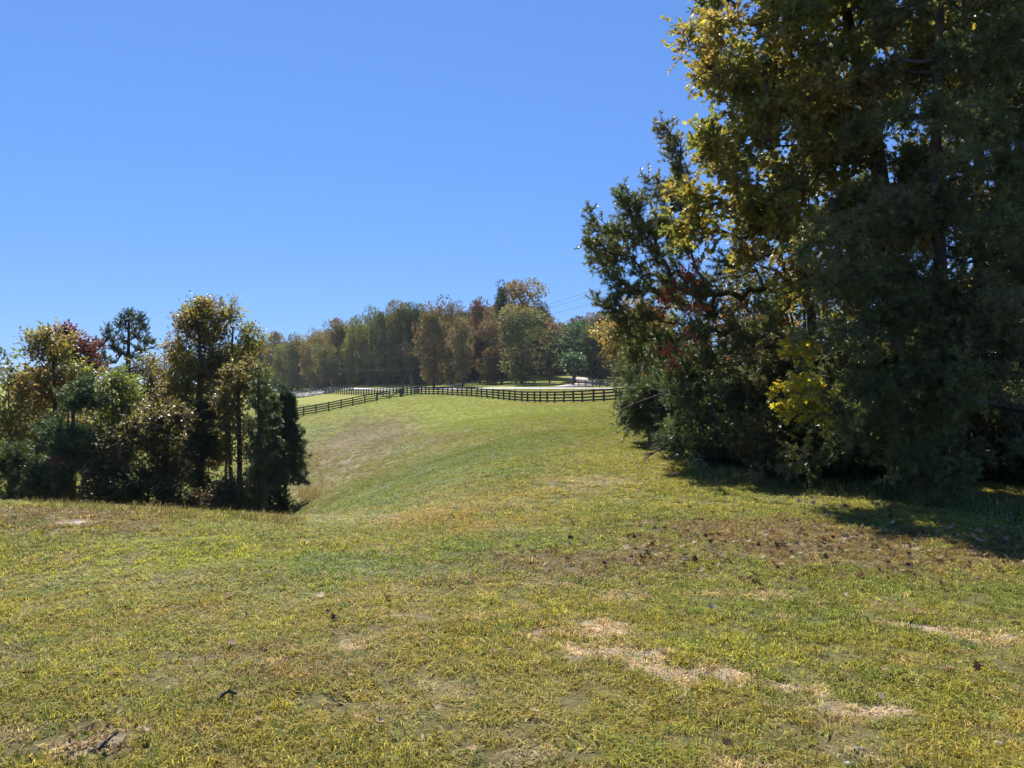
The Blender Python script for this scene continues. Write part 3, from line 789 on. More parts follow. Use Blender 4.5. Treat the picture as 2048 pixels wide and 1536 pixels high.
def spray_leaves(T_, C_, tmpl, ntw, Ltw, per, size, up=.25, out=.6, droop=.0, jitter=.5, pal=None, pfreq=.8, seed=0, pjit=.2, width=1.0, flat=.0, twig_r=.004, want_twigs=True):
    """twigs at every target, leaves along them; T_ targets, C_ crown centres"""
    n = len(T_)
    tw = np.repeat(T_, ntw, 0); outd = unit(tw - np.repeat(C_, ntw, 0))
    d = unit(outd * out + unit(rng.normal(size=tw.shape)) * .8 + np.array([0, 0, up]))
    L_ = Ltw * rng.uniform(.5, 1.2, (len(tw), 1))
    start = tw + rng.normal(size=tw.shape) * Ltw * .18
    end = start + d * L_ + np.array([0, 0, -droop]) * L_
    u = (np.tile(np.arange(per), len(tw)) + rng.uniform(size=len(tw) * per))[:, None] / per
    s_, e_ = np.repeat(start, per, 0), np.repeat(end, per, 0)
    P = s_ * (1 - u) + e_ * u
    dd = np.repeat(d, per, 0)
    ax = unit(dd * .7 + unit(rng.normal(size=P.shape)) * jitter + np.array([0, 0, -.15 * flat]))
    nrm = rng.normal(size=P.shape) + np.array([0, 0, flat * 2])
    R = frames(ax, nrm)
    sc = size * rng.uniform(.7, 1.25, len(P))
    cl = palette(P, pal, pfreq, seed, pjit)
    tm = tmpl if isinstance(tmpl, list) else [tmpl]
    Vs, Ts, Cs, n0 = [], [], [], 0
    ch = rng.integers(0, len(tm), len(P))
    for q, (tv, tt) in enumerate(tm):
        m = ch == q
        if not m.any(): continue
        V, T, c_ = scatter(tv * np.array([width, 1, 1]), tt, P[m], R[m], sc[m], cl[m]); Vs.append(V); Ts.append(T + n0); Cs.append(c_); n0 += len(V)
    tg = tubes(start, end, np.full(len(start), twig_r), np.full(len(start), twig_r * .5), 3) if want_twigs else None
    return np.concatenate(Vs), np.concatenate(Ts), np.concatenate(Cs), tg, (P, R, sc, cl)
TRIS = 0
def tree(name, label, cat, base, top, blobs, nt, kind, pal, mat=None, bark=None, r0=.12, group=None, gap=.35, shell=.4, step=.3, asc=.6, mid=None, leaves=None, freq=1.1, want_limbs=True, seed=None, extra_trunks=(), k=6, rmin=.008, clump='auto', fronds=None, **lk):
    """base (px, d), top (px, py[, d]) of the trunk in the photograph's columns; blobs = crown volumes"""
    global TRIS
    seed = seed if seed is not None else random.randint(0, 9999)
    bx, bd = (base[0] - 1024) / F * base[1], base[1]
    bz = h1(bx, bd)
    b0 = np.array((bx, bd, bz - .05)); t0 = at(top[0], top[1], top[2] if len(top) > 2 else bd)
    pts = [b0] + ([np.array(m_) for m_ in mid] if mid else [b0 * .5 + t0 * .5 + np.array((rng.normal(0, .04), rng.normal(0, .04), 0)) * (t0[2] - bz) * .4]) + [t0]
    trunk = bez(pts, max(8, int((t0[2] - bz) / step)))
    if clump == 'auto': clump = {'oak': (6, .30, .24), 'pine': (7, .34, .11), 'midpine': (7, .40, .22), 'cedar': (9, .42, .2), 'small': (8, .35, .28), 'broad': (9, .5, .38)}[kind]
    T_ = fill(blobs, nt, gap, shell, freq, seed, clump if nt > 100 else None) if blobs else np.zeros((0, 3))
    if fronds is not None: T_ = np.concatenate([T_, fronds]) if nt > 1 else fronds
    T_ = T_[T_[:, 2] > H(T_[:, 0], T_[:, 1]) + .08]
    root = thing(name, label, cat, b0 + (0, 0, .05), 0, group); org = b0 + (0, 0, .05)
    A, par, tips = grow(trunk, T_, step, asc)
    nt_ = len(trunk); sel_t = np.arange(len(A)) < nt_
    link('trunk', limb_mesh('trunk', A - org, par, r0, rmin, bark or M_bark, k=8, sel=sel_t), root)
    if want_limbs:
        link('limbs', limb_mesh('limbs', A - org, par, r0, rmin, bark or M_bark, k=k if k < 6 else 5, sel=~sel_t), root)
    # outward direction comes from the limb that carries the twig
    Cc = A[np.maximum(par[tips], 0)] - (T_ - A[np.maximum(par[tips], 0)])
    P = dict(tmpl=LEAF, ntw=4, Ltw=.4, per=6, size=.1, flat=.9); 
    if kind == 'oak': P = dict(tmpl=OAK, ntw=5, Ltw=.32, per=7, size=.115, up=.1, width=1.0, flat=.7)
    if kind == 'pine': P = dict(tmpl=TUFTS, ntw=5, Ltw=.34, per=9, size=1.25, up=.35, jitter=.35, twig_r=.005)
    if kind == 'midpine': P = dict(tmpl=TUFT_MID, ntw=5, Ltw=.5, per=5, size=1.3, up=.55, jitter=.35, twig_r=.008)
    if kind == 'cedar': P = dict(tmpl=SPRAYS, ntw=4, Ltw=.3, per=5, size=.9, up=.25, jitter=.5)
    if kind == 'small': P = dict(tmpl=SLEAF, ntw=4, Ltw=.35, per=7, size=.07, flat=.9)
    P.update(lk)
    V, T, c_, tg, raw = spray_leaves(T_, Cc, pal=pal, seed=seed, **P)
    cr = link('crown', make_mesh('crown', V - org, T, c_, mat or M_leaf), root); cr['kind'] = 'stuff'
    tw_ = link('twigs', make_mesh('twigs', tg[0] - org, tg[1], None, bark or M_bark), root); tw_['kind'] = 'stuff'
    TRIS += len(T) + len(tg[1])
    return root, raw

def frond(P, n, w0, w1=.05, thick=.05, start=.0):
    """targets along a bough: a flat, tapering frond around the line P (world points)"""
    L_ = bez(P, 24); u = start + (1 - start) * rng.uniform(size=n) ** .85
    i = u * 23; k = np.minimum(i.astype(int), 22); f = (i - k)[:, None]
    Q = L_[k] * (1 - f) + L_[k + 1] * f; D = unit(L_[k + 1] - L_[k])
    S_ = unit(np.cross(D, (0, 0, 1))); W = (w0 * (1 - u) + w1)[:, None]
    return Q + S_ * W * rng.uniform(-1, 1, (n, 1)) + rng.normal(size=(n, 3)) * thick
def whorls(bx, bd, z0, z1, n, len0, len1, per, az=None, drop=.25):
    """boughs set round a trunk from z0 to z1"""
    out = []; g0 = h1(bx, bd)
    for i in range(n):
        u = (i + rng.uniform()) / n; z = g0 + z0 + (z1 - z0) * u; a_ = rng.uniform(-math.pi, math.pi) if az is None or rng.uniform() < .3 else rng.normal(az, .9)
        L_ = (len0 + (len1 - len0) * u) * rng.uniform(.75, 1.15); d = np.array((math.sin(a_), math.cos(a_), 0))
        A_ = np.array((bx, bd, z)); B_ = A_ + d * L_ * .55 + (0, 0, .10 * L_ - drop * .3 * L_ * (1 - u)); E_ = A_ + d * L_ + (0, 0, -drop * L_ * (1 - u) * .9 + .05)
        out.append(frond([A_, B_, E_], per, .42, .08, .06, .28))
    return np.concatenate(out)
# palettes (base colours of leaves)
P_OAK = [(.17, .19, .06), (.23, .235, .065), (.30, .285, .07), (.40, .35, .07), (.24, .22, .07), (.30, .22, .085)]
P_PINE = [(.12, .145, .05), (.15, .175, .06), (.19, .21, .08), (.17, .165, .08)]
P_POPLAR = [(.14, .15, .03), (.22, .20, .035), (.32, .27, .04), (.17, .15, .04), (.20, .13, .05)]
P_GLINT = [(.08, .09, .03), (.13, .13, .035), (.20, .18, .06), (.10, .08, .03)]
P_CEDAR = [(.06, .085, .03), (.08, .105, .035), (.10, .12, .045)]
P_RED = [(.22, .03, .03), (.34, .05, .04), (.16, .03, .03)]
P_YEL = [(.42, .36, .04), (.50, .40, .05), (.34, .26, .04)]
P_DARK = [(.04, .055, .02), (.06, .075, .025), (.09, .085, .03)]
P_RUST = [(.20, .12, .04), (.26, .13, .04), (.15, .12, .04), (.12, .11, .035)]
P_OLV = [(.10, .12, .035), (.14, .14, .04), (.18, .15, .04), (.09, .10, .03)]

# ------------------------------------------------------------------ right side: the oak and the pines beside the lawn
OD = 13.2
oak, oraw = tree("oak_tree", "tall oak with lobed yellow-green leaves, its crown leaning out over the left pine", "tree", (1800, 14.2), (1640, -260, 13.8),
    [blob(1500, 90, OD, 120, 120, 1.3), blob(1600, 250, OD, 180, 130, 1.6), blob(1445, 300, OD - .3, 62, 60, .8), blob(1450, 420, OD - .5, 95, 70, 1.0), blob(1570, 470, OD - .5, 130, 90, 1.2),
     blob(1700, 120, OD + .6, 170, 150, 1.6), blob(1500, -100, OD, 130, 110, 1.5), blob(1400, 125, OD, 34, 50, .5), blob(1760, 400, OD + .6, 140, 140, 1.6), blob(1680, -120, OD, 170, 110, 1.6), blob(1880, 120, OD + 1.5, 110, 120, 1.2, .6), blob(1640, 560, OD, 110, 50, .9), blob(1380, 420, OD - .4, 30, 40, .5)],
    1500, 'oak', P_OAK, r0=.17, gap=.24, shell=.35, step=.35, asc=.35, freq=1.3, seed=11, mid=[at(1790, 640, 14.1), at(1755, 300, 14.0), at(1700, 60, 13.9)], ntw=5, per=7, Ltw=.32, pfreq=1.6, pjit=.3)
# the 300 oak leaves that show largest hang as leaves of their own
def single_leaves(root, raw, n, tmpl, mat, nm='leaf', pal=None):
    P, R, sc, cl = raw
    org = np.array(root.location)
    dd = np.linalg.norm(P - np.array([0, 0, EYE]), axis=1); inv = np.abs(P[:, 0] / P[:, 1]) < .66
    inv &= ((EYE - P[:, 2]) / P[:, 1]) > -.5
    idx = np.nonzero(inv)[0]; idx = idx[np.argsort(dd[idx])][:n * 2:2]
    ms = []
    for c_ in pal: 
        ms.append(make_mesh(nm, tmpl[0], tmpl[1], np.tile(c_, (len(tmpl[0]), 1)), mat))
    from mathutils import Matrix
    for q in idx:
        o = link(nm, ms[random.randrange(len(ms))], root)
        o.location = P[q] - org + rng.normal(size=3) * .04
        o.rotation_euler = Matrix(R[q].tolist()).to_euler(); s_ = float(sc[q]) * 1.1; o.scale = (s_, s_, s_)
single_leaves(oak, oraw, 300, OAK, M_leaf, pal=[(.23, .21, .04), (.31, .25, .035), (.17, .17, .035), (.27, .16, .045)])

PD = 16.0
_ln = [((1500, 590), (1400, 570), (1330, 520), (1262, 478), (1180, 425)), ((1320, 525), (1300, 470), (1272, 425), (1247, 395)), ((1420, 470), (1375, 380), (1352, 315), (1331, 262)), ((1400, 440), (1340, 402), (1294, 366)),
       ((1420, 585), (1310, 560), (1240, 515), (1174, 486)), ((1440, 620), (1330, 590), (1260, 585), (1206, 552)), ((1440, 660), (1310, 635), (1240, 630), (1206, 600)), ((1470, 700), (1350, 690), (1280, 670), (1236, 650)),
       ((1400, 540), (1370, 490), (1340, 470), (1318, 440)), ((1480, 750), (1380, 740), (1300, 720), (1262, 700)), ((1390, 430), (1365, 400), (1352, 372)), ((1260, 478), (1225, 470), (1196, 458)), ((1240, 520), (1215, 530), (1190, 512))]
_fr = [frond([at(x_, y_, PD - .25 + .1 * k_) for x_, y_ in l_], 40 if len(l_) > 3 else 22, .36 if len(l_) > 3 else .22, .05, .07, .1) for k_, l_ in enumerate(_ln)]
_fr.append(whorls((1640 - 1024) / F * 15.5, 15.5, .6, 6.2, 34, 2.9, 1.6, 14, az=-2.0))
pineA, _ = tree("pine_tree", "pine with long dark limbs reaching left past the oak, a thin spire shoot on top", "tree", (1640, 15.5), (1600, 200, 16),
    [blob(1400, 620, PD, 90, 60, .8), blob(1480, 700, PD, 100, 70, 1.0)], 120, 'pine', P_PINE, mat=M_needle, bark=M_pbark, r0=.13, gap=.28, shell=.25, step=.35, asc=.2, seed=22, rmin=.007, ntw=4, per=6, size=1.3, Ltw=.24, fronds=np.concatenate(_fr))
BD = 11.0
_bx = (1905 - 1024) / F * 11.8
_fr = [whorls(_bx, 11.8, .5, 4.6, 40, 2.5, 2.0, 15, az=-2.3), whorls(_bx, 11.8, 4.2, 9.5, 34, 1.7, 1.2, 14), whorls(_bx, 11.8, 2.6, 9.3, 11, 1.3, 1.0, 14, az=3.0)]
for l_ in (((1890, 560), (1760, 530), (1630, 585)), ((1890, 640), (1760, 640), (1625, 690)), ((1890, 480), (1740, 455), (1600, 500)), ((1895, 730), (1780, 745), (1660, 830)), ((1895, 810), (1800, 830), (1700, 870)), ((1900, 600), (1830, 610), (1730, 700)), ((1900, 860), (1860, 890), (1800, 940)), ((1905, 880), (1900, 920), (1880, 975)), ((1900, 680), (1850, 720), (1800, 790))):
    _fr.append(frond([at(x_, y_, 11.6 - .8 * i_) for i_, (x_, y_) in enumerate(l_)], 26, .42, .10, .07, .15))
pineB, _ = tree("pine_tree", "big dark pine closest to the lawn, its needled boughs sweeping down to the grass", "tree", (1905, 11.8), (1890, -300, 11.8),
    [], 1, 'pine', P_PINE, mat=M_needle, bark=M_pbark, r0=.135, step=.3, asc=.1, seed=31, rmin=.006, ntw=5, per=6, size=1.2, Ltw=.26, up=.15, fronds=np.concatenate(_fr))
# young dark pine behind the gap, right edge
tree("pine_tree", "dark pine behind the big one at the right edge, trunk between yellow leaves", "tree", (1962, 14.5), (1960, -200, 14.5),
    [blob(2000, 120, 14.5, 110, 200, 1.4), blob(1980, 430, 14.5, 80, 90, 1.0, .6), blob(2090, 300, 14.5, 90, 300, 1.2)], 260, 'pine', P_PINE, mat=M_needle, bark=M_pbark, r0=.12, gap=.35, step=.4, asc=.2, ntw=5, per=8, size=1.4, fronds=np.concatenate([whorls((1962 - 1024) / F * 14.5, 14.5, .8, 9.5, 40, 2.0, 1.3, 10), whorls((1962 - 1024) / F * 14.5, 14.5, 2.0, 9.0, 12, 1.2, .9, 12, az=3.1)]))
# grey-green cedars where the wood edge recedes
tree("cedar_tree", "grey-green cedar bulging over the grass at the near end of the fence view", "tree", (1350, 22), (1330, 660),
    [blob(1318, 770, 21, 75, 52, 1.0), blob(1300, 830, 20.5, 58, 42, .9), blob(1350, 850, 19.5, 60, 50, .9), blob(1365, 740, 22, 60, 60, 1.0), blob(1274, 790, 21, 18, 26, .4)], 520, 'cedar', [(.09, .12, .055), (.12, .15, .07), (.15, .17, .07), (.08, .11, .05)], mat=M_cedar, r0=.1, gap=.25, size=.85)
tree("cedar_tree", "small cedar with drooping dark twigs hanging over the lawn edge", "tree", (1300, 20.5), (1290, 760),
    [blob(1247, 822, 20, 10, 26, .3), blob(1262, 842, 20, 12, 16, .3), blob(1285, 800, 20, 30, 34, .5)], 60, 'cedar', P_CEDAR, mat=M_cedar, r0=.05, gap=.1, droop=.5, size=.8)
tree("cedar_tree", "dark low cedar filling the wood edge behind the fallen branch", "tree", (1440, 17), (1430, 700),
    [blob(1430, 800, 16.8, 90, 60, .9), blob(1410, 880, 15.5, 70, 50, .8), blob(1480, 850, 16, 80, 60, .9), blob(1375, 900, 16, 34, 34, .5), blob(1540, 780, 16, 60, 50, .8)], 560, 'cedar', [(.05, .08, .035), (.07, .10, .045), (.10, .125, .05)], mat=M_cedar, r0=.08, gap=.28, size=.8)
# shrubs along the foot of the wood
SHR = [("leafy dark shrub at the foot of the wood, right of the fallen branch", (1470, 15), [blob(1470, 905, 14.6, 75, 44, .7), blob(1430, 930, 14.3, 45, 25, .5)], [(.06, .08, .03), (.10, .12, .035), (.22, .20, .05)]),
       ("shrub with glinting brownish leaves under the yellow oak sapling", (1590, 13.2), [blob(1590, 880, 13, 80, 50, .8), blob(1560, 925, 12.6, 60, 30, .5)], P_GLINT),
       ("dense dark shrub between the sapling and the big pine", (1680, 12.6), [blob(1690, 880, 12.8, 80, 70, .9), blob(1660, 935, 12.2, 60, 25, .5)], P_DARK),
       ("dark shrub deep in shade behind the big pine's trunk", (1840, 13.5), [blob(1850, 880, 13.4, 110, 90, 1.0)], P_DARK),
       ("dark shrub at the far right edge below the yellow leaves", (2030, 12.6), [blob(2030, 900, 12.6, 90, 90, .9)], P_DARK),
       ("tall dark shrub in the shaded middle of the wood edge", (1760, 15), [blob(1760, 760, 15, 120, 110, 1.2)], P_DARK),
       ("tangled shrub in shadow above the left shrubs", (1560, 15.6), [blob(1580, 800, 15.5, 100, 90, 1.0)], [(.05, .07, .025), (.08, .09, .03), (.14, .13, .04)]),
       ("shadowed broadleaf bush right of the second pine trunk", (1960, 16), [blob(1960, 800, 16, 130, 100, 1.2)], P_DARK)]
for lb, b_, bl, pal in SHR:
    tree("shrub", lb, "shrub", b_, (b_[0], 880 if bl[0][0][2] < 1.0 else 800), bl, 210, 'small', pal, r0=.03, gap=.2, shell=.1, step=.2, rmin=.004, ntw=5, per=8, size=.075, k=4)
# red maple leaves among the pine
tree("red_maple", "young maple with scarlet leaves showing through the left pine", "tree", (1455, 14.6), (1380, 560, 14.9),
    [blob(1343, 590, 14.9, 22, 20, .25), blob(1322, 618, 14.9, 18, 12, .2), blob(1395, 621, 14.8, 32, 9, .25), blob(1385, 545, 15, 16, 34, .2), blob(1352, 706, 14.6, 34, 11, .25), blob(1345, 725, 14.6, 16, 8, .2), blob(1376, 668, 14.6, 10, 6, .15), blob(1398, 685, 14.6, 10, 6, .15)], 60, 'small', [(.42, .10, .07), (.55, .16, .09), (.30, .07, .05)], r0=.016, gap=.05, step=.3, ntw=2, per=5, size=.075, Ltw=.16)
tree("maple_sapling", "orange-leaved sapling sprig low in the shade left of the yellow oak", "sapling", (1500, 13.6), (1495, 690, 13.8), [blob(1495, 715, 13.8, 20, 9, .2), blob(1440, 870, 14, 12, 8, .2)], 8, 'small', [(.35, .17, .07), (.4, .24, .1)], r0=.010, gap=.0, size=.06, ntw=2, per=4, Ltw=.2)
sap, sraw = tree("oak_sapling", "oak sapling with bright yellow lobed leaves in front of the dark wood", "sapling", (1640, 12.9), (1600, 690, 11.4),
    [blob(1605, 782, 10.2, 40, 16, .3, 2), blob(1572, 792, 10.2, 18, 10, .2), blob(1590, 704, 10.4, 26, 12, .25), blob(1618, 752, 10.3, 12, 12, .2), blob(1590, 818, 10.2, 36, 7, .25), blob(1655, 852, 10.2, 30, 12, .3)], 30, 'oak', P_YEL, r0=.012, gap=.0, step=.2, ntw=3, per=4, Ltw=.15, size=.12, rmin=.004)
single_leaves(sap, sraw, 110, OAK, M_leaf, pal=[(.46, .42, .05), (.55, .47, .07), (.38, .33, .05)])
tree("orange_tree", "orange-yellow broadleaf tree beyond the fence end, next to the pine", "tree", (1275, 50), (1250, 620),
    [blob(1235, 660, 50, 32, 34, 1.5), blob(1275, 700, 50, 46, 50, 1.8), blob(1240, 625, 50, 18, 18, .8), blob(1305, 640, 50, 50, 40, 1.5)], 420, 'broad', [(.36, .25, .05), (.42, .28, .06), (.24, .19, .05), (.30, .17, .05)], r0=.12, gap=.25, size=.16, ntw=4, per=5, Ltw=.6, step=.6)
tree("yellow_tree", "yellow-leaved tree lit behind the right edge of the dark pine", "tree", (2010, 19.5), (2010, 560),
    [blob(2010, 610, 19.5, 60, 70, 1.2), blob(1975, 800, 19.5, 50, 50, 1), blob(1940, 620, 19.5, 36, 36, .8)], 260, 'broad', P_YEL, r0=.1, gap=.3, size=.12)
# the wood behind, to the right
BW = [(1500, 26, 560, 90, 'rust-brown tree standing in the wood behind the left pine', P_RUST), (1620, 24, 520, 110, 'olive tree in the wood behind the oak trunk', P_OLV), (1760, 27, 560, 120, 'yellowish tree in the wood between oak and big pine', P_POPLAR), (1900, 24, 590, 120, 'olive-green tree in the wood behind the big pine', P_OLV),
      (2090, 22, 260, 120, 'tall broadleaf tree at the right edge behind the pines', P_OAK), (1420, 34, 600, 80, 'rust-leaved tree farther back behind the red maple', P_RUST), (1680, 40, 560, 120, 'far olive tree low in the wood behind the oak', P_OLV), (2000, 32, 470, 110, 'yellow-brown tree rising behind the second pine', P_POPLAR), (2250, 24, -100, 200, 'tall tree beyond the right edge of the picture', P_OAK),
      (1560, 36, 640, 110, 'low dark tree deep in the wood behind the left pine', P_OLV), (1840, 36, 600, 130, 'low dark tree deep in the wood behind the shrubs', P_OLV)]
for px, d, ty, rx, lb, pal in BW:
    hgt = 880 - ty
    tree("forest_tree", lb, "tree", (px, d), (px + random.uniform(-15, 15), ty + 20), [blob(px, ty + hgt * .30, d, rx, hgt * .28), blob(px + rx * .2, ty + hgt * .62, d - .5, rx * 1.1, hgt * .28), blob(px - rx * .2, 800, d - 1, rx, 70)],
         330, 'broad', pal, r0=.13, gap=.3, size=.13, ntw=5, per=6, Ltw=.5, step=.6, k=4)
print("right tris", TRIS)

# ------------------------------------------------------------------ left side: the wooded hollow
# (the hollow lies below the brow, so trunks start out of sight)
def ltree(name, label, cat, base, top, blobs, nt, kind, pal, **k):
    k.setdefault('step', .45); k.setdefault('k', 4); k.setdefault('r0', .09); k.setdefault('rmin', .010); k.setdefault('freq', 1.9)
    return tree(name, label, cat, base, top, blobs, nt, kind, pal, **k)
PB_ = [(.15, .17, .04), (.22, .22, .045), (.30, .27, .06), (.20, .17, .05), (.24, .16, .06)]
ltree("tulip_poplar", "slim poplar with thin yellow-green leaves at the left edge of the picture", "tree", (22, 26), (16, 745), [blob(16, 735, 26, 22, 26, .6), blob(22, 790, 26, 36, 44, .9), blob(40, 860, 26, 34, 50, .9), blob(2, 880, 26, 20, 60, .6)], 150, 'broad', PB_, gap=.3, size=.12, r0=.05)
ltree("tulip_poplar", "rounded yellow-green poplar beside the dark red tree at left", "tree", (112, 29), (106, 700), [blob(104, 692, 29, 32, 32, .9, 1.8), blob(112, 745, 29, 44, 44, 1.1), blob(85, 775, 29, 40, 34, .9), blob(145, 775, 28.5, 32, 40, .8), blob(100, 840, 29, 50, 50, 1.1)], 430, 'broad', PB_, gap=.25, size=.11)
ltree("orange_tree", "rusty orange tree low on the left of the rounded poplar", "tree", (72, 31), (70, 745), [blob(75, 785, 31, 32, 36, 1), blob(60, 850, 31, 34, 50, 1)], 200, 'broad', [(.28, .16, .05), (.22, .14, .05), (.17, .15, .05)], gap=.25, size=.11)
ltree("red_maple", "dark red maple showing above and behind the rounded poplar", "tree", (150, 35), (145, 700), [blob(143, 685, 35, 18, 24, .8), blob(158, 715, 35, 20, 26, .9), blob(170, 745, 35, 16, 22, .8), blob(188, 748, 35, 12, 12, .5)], 220, 'broad', [(.15, .03, .03), (.20, .045, .035), (.11, .03, .03), (.15, .08, .045)], gap=.2, size=.12)
ltree("pine_tree", "dark pine with a round top and one long branch held out to the left", "tree", (262, 38), (258, 640),
    [blob(x_, y_, 38 + dd_, rx_, ry_, .3, w_) for x_, y_, rx_, ry_, dd_, w_ in ((246, 643, 8, 11, 0, 1), (262, 634, 8, 11, .4, 1), (277, 640, 8, 12, -.3, 1), (288, 660, 7, 11, 0, 1), (240, 664, 7, 9, .2, 1), (262, 660, 9, 12, .5, 1), (274, 678, 9, 9, -.4, 1), (249, 684, 9, 9, 0, 1), (291, 684, 9, 6, 0, 1), (302, 692, 7, 8, 0, .8), (280, 702, 11, 7, .3, 1),
      (216, 664, 5, 9, 0, 1.3), (221, 680, 8, 7, 0, 1.2), (189, 684, 5, 10, 0, 1.3), (200, 694, 10, 7, .2, 1.3), (182, 702, 6, 7, 0, 1.2), (228, 697, 10, 6, 0, 1.2), (240, 706, 9, 5, 0, 1), (205, 716, 15, 5, .3, 1.4), (190, 728, 12, 4, 0, 1.2), (222, 728, 14, 4, -.2, 1), (262, 716, 10, 6, 0, .8))], 210, 'midpine', [(.07, .10, .045), (.09, .12, .05), (.06, .085, .04)], mat=M_needle, bark=M_pbark, gap=.05, shell=.1, ntw=3, per=5, Ltw=.32, size=.9, clump=None, asc=.1, r0=.12, rmin=.02, freq=1.0)
ltree("sapling", "bright yellow-green sapling in front of the dark pine trunk", "sapling", (228, 25), (222, 742), [blob(222, 765, 25, 14, 20, .4), blob(232, 800, 25, 28, 30, .6), blob(225, 850, 25, 30, 30, .6)], 150, 'broad', [(.20, .26, .04), (.28, .28, .05), (.15, .19, .04)], gap=.2, size=.11, r0=.04)
ltree("broadleaf_tree", "olive-brown tree filling the gap between the dark pine and the tallest poplar", "tree", (330, 36), (330, 690), [blob(330, 715, 36, 34, 28, 1.1), blob(305, 770, 36, 50, 50, 1.3), blob(345, 770, 35, 36, 50, 1.1), blob(320, 850, 35, 60, 60, 1.3)], 430, 'broad', [(.17, .14, .05), (.20, .18, .05), (.13, .12, .05), (.25, .18, .06)], gap=.25, size=.11)
ltree("tulip_poplar", "tallest poplar of the left group, yellow-green above and orange-brown below", "tree", (402, 30), (398, 650),
    [blob(396, 620, 30, 26, 30, .8, 2.4), blob(400, 670, 30, 40, 40, 1.0, 1.8), blob(372, 715, 30, 34, 40, 1.0), blob(430, 730, 30, 40, 46, 1.0, 1.3), blob(392, 750, 29.4, 46, 40, .7, 1.8), blob(395, 820, 29.4, 50, 44, .8, 1.8), blob(360, 790, 30, 20, 60, .6), blob(400, 900, 29.5, 38, 46, .8, 1.2)], 820, 'broad', [(.17, .18, .045), (.26, .24, .05), (.30, .26, .06), (.26, .16, .06), (.20, .12, .05), (.15, .14, .05)], gap=.24, size=.105, r0=.13)
ltree("tulip_poplar", "second spire of pale poplar leaves close to the right of the tallest one", "tree", (468, 31), (466, 660), [blob(466, 642, 31, 16, 28, .5, 2), blob(478, 700, 31, 32, 40, .9), blob(480, 760, 30, 36, 44, .9)], 360, 'broad', PB_, gap=.27, size=.105)
ltree("broadleaf_tree", "tan and pale yellow leaved tree between the tallest poplar and the thin dark cedar", "tree", (478, 27), (476, 760), [blob(468, 790, 27, 26, 50, .7), blob(497, 770, 27, 16, 40, .5), blob(462, 880, 27, 24, 50, .6), blob(495, 900, 27, 16, 50, .4)], 230, 'small', [(.22, .18, .06), (.15, .125, .045), (.30, .25, .08), (.10, .09, .04)], gap=.25, size=.095)
ltree("cedar_tree", "thin very dark cedar standing like a pole in front of the group", "tree", (518, 25), (516, 735), [blob(520, 800, 25, 12, 50, .3), blob(518, 900, 25, 12, 70, .3), blob(516, 980, 25, 12, 40, .3)], 70, 'cedar', P_CEDAR, mat=M_cedar, r0=.085, gap=.1, size=1.0, rmin=.02)
ltree("cedar_tree", "pointed dark green cedar at the right end of the left group", "tree", (572, 29.5), (566, 800), [], 1, 'cedar', [(.05, .08, .035), (.07, .105, .045), (.04, .06, .03)], mat=M_cedar, size=.75, Ltw=.15, ntw=3, asc=.05, step=.3, r0=.07, rmin=.006, fronds=np.concatenate([whorls((572 - 1024) / F * 29.5, 29.5, .9, 4.3, 90, 1.15, .1, 8, drop=.15), whorls((572 - 1024) / F * 29.5 - .15, 29.5, 1.6, 4.7, 20, .45, .05, 6, drop=.1)]))
ltree("cedar_tree", "slender cedar with a ragged spire just left of the pointed one", "tree", (540, 27), (535, 770), [], 1, 'cedar', P_CEDAR, mat=M_cedar, size=.75, Ltw=.15, ntw=3, asc=.05, step=.3, r0=.06, rmin=.006, fronds=whorls((538 - 1024) / F * 27, 27, .3, 4.6, 70, .62, .1, 7, drop=.1))
ltree("cedar_tree", "soft green cedar with layered boughs left of the leafy shrubs", "tree", (150, 24), (150, 775), [blob(165, 800, 24, 22, 34, .5), blob(120, 880, 24, 56, 30, .8), blob(170, 920, 24, 70, 40, 1.0), blob(110, 960, 24, 60, 40, .9)], 420, 'cedar', [(.07, .11, .045), (.10, .14, .055), (.05, .08, .035)], mat=M_cedar, gap=.33, size=.95, asc=.2)
ltree("cedar_tree", "green cedar low in the corner under the slim poplar", "tree", (40, 24), (40, 860), [blob(30, 930, 24, 44, 44, .8), blob(70, 980, 23.5, 50, 34, .7)], 320, 'cedar', P_CEDAR, mat=M_cedar, gap=.3, size=.9)
ltree("cedar_tree", "bushy dark cedar climbing up the trunk of the tallest poplar", "tree", (405, 27), (402, 800), [blob(402, 860, 27, 20, 50, .5), blob(392, 930, 27, 34, 50, .7), blob(400, 995, 27, 40, 36, .7)], 330, 'cedar', [(.06, .075, .03), (.08, .09, .035), (.045, .06, .03)], mat=M_cedar, gap=.22, size=.85)
ltree("shrub", "shrub with glinting pale leaves in the middle of the left group", "shrub", (260, 23.5), (255, 790), [blob(250, 890, 23.5, 50, 44, .8), blob(300, 860, 23.5, 26, 50, .6), blob(205, 920, 23.5, 36, 34, .6)], 250, 'small', [(.09, .085, .035), (.14, .13, .05), (.07, .07, .03), (.24, .21, .10)], gap=.25, size=.10, r0=.05)
ltree("shrub", "shrub sprinkled with cream leaves left of the cedar on the tallest trunk", "shrub", (340, 24.5), (338, 800), [blob(338, 830, 24.5, 34, 34, .6), blob(330, 900, 24.5, 34, 40, .6), blob(345, 950, 24.5, 26, 30, .5)], 230, 'small', [(.24, .22, .10), (.09, .085, .035), (.13, .09, .04)], gap=.25, size=.105, r0=.04)
ltree("shrub", "near-black thicket at the foot of the left group", "shrub", (285, 22.5), (280, 960), [blob(290, 985, 22.5, 60, 34, .7), blob(210, 985, 22.5, 60, 30, .7)], 330, 'small', P_DARK, gap=.15, size=.09, r0=.04)
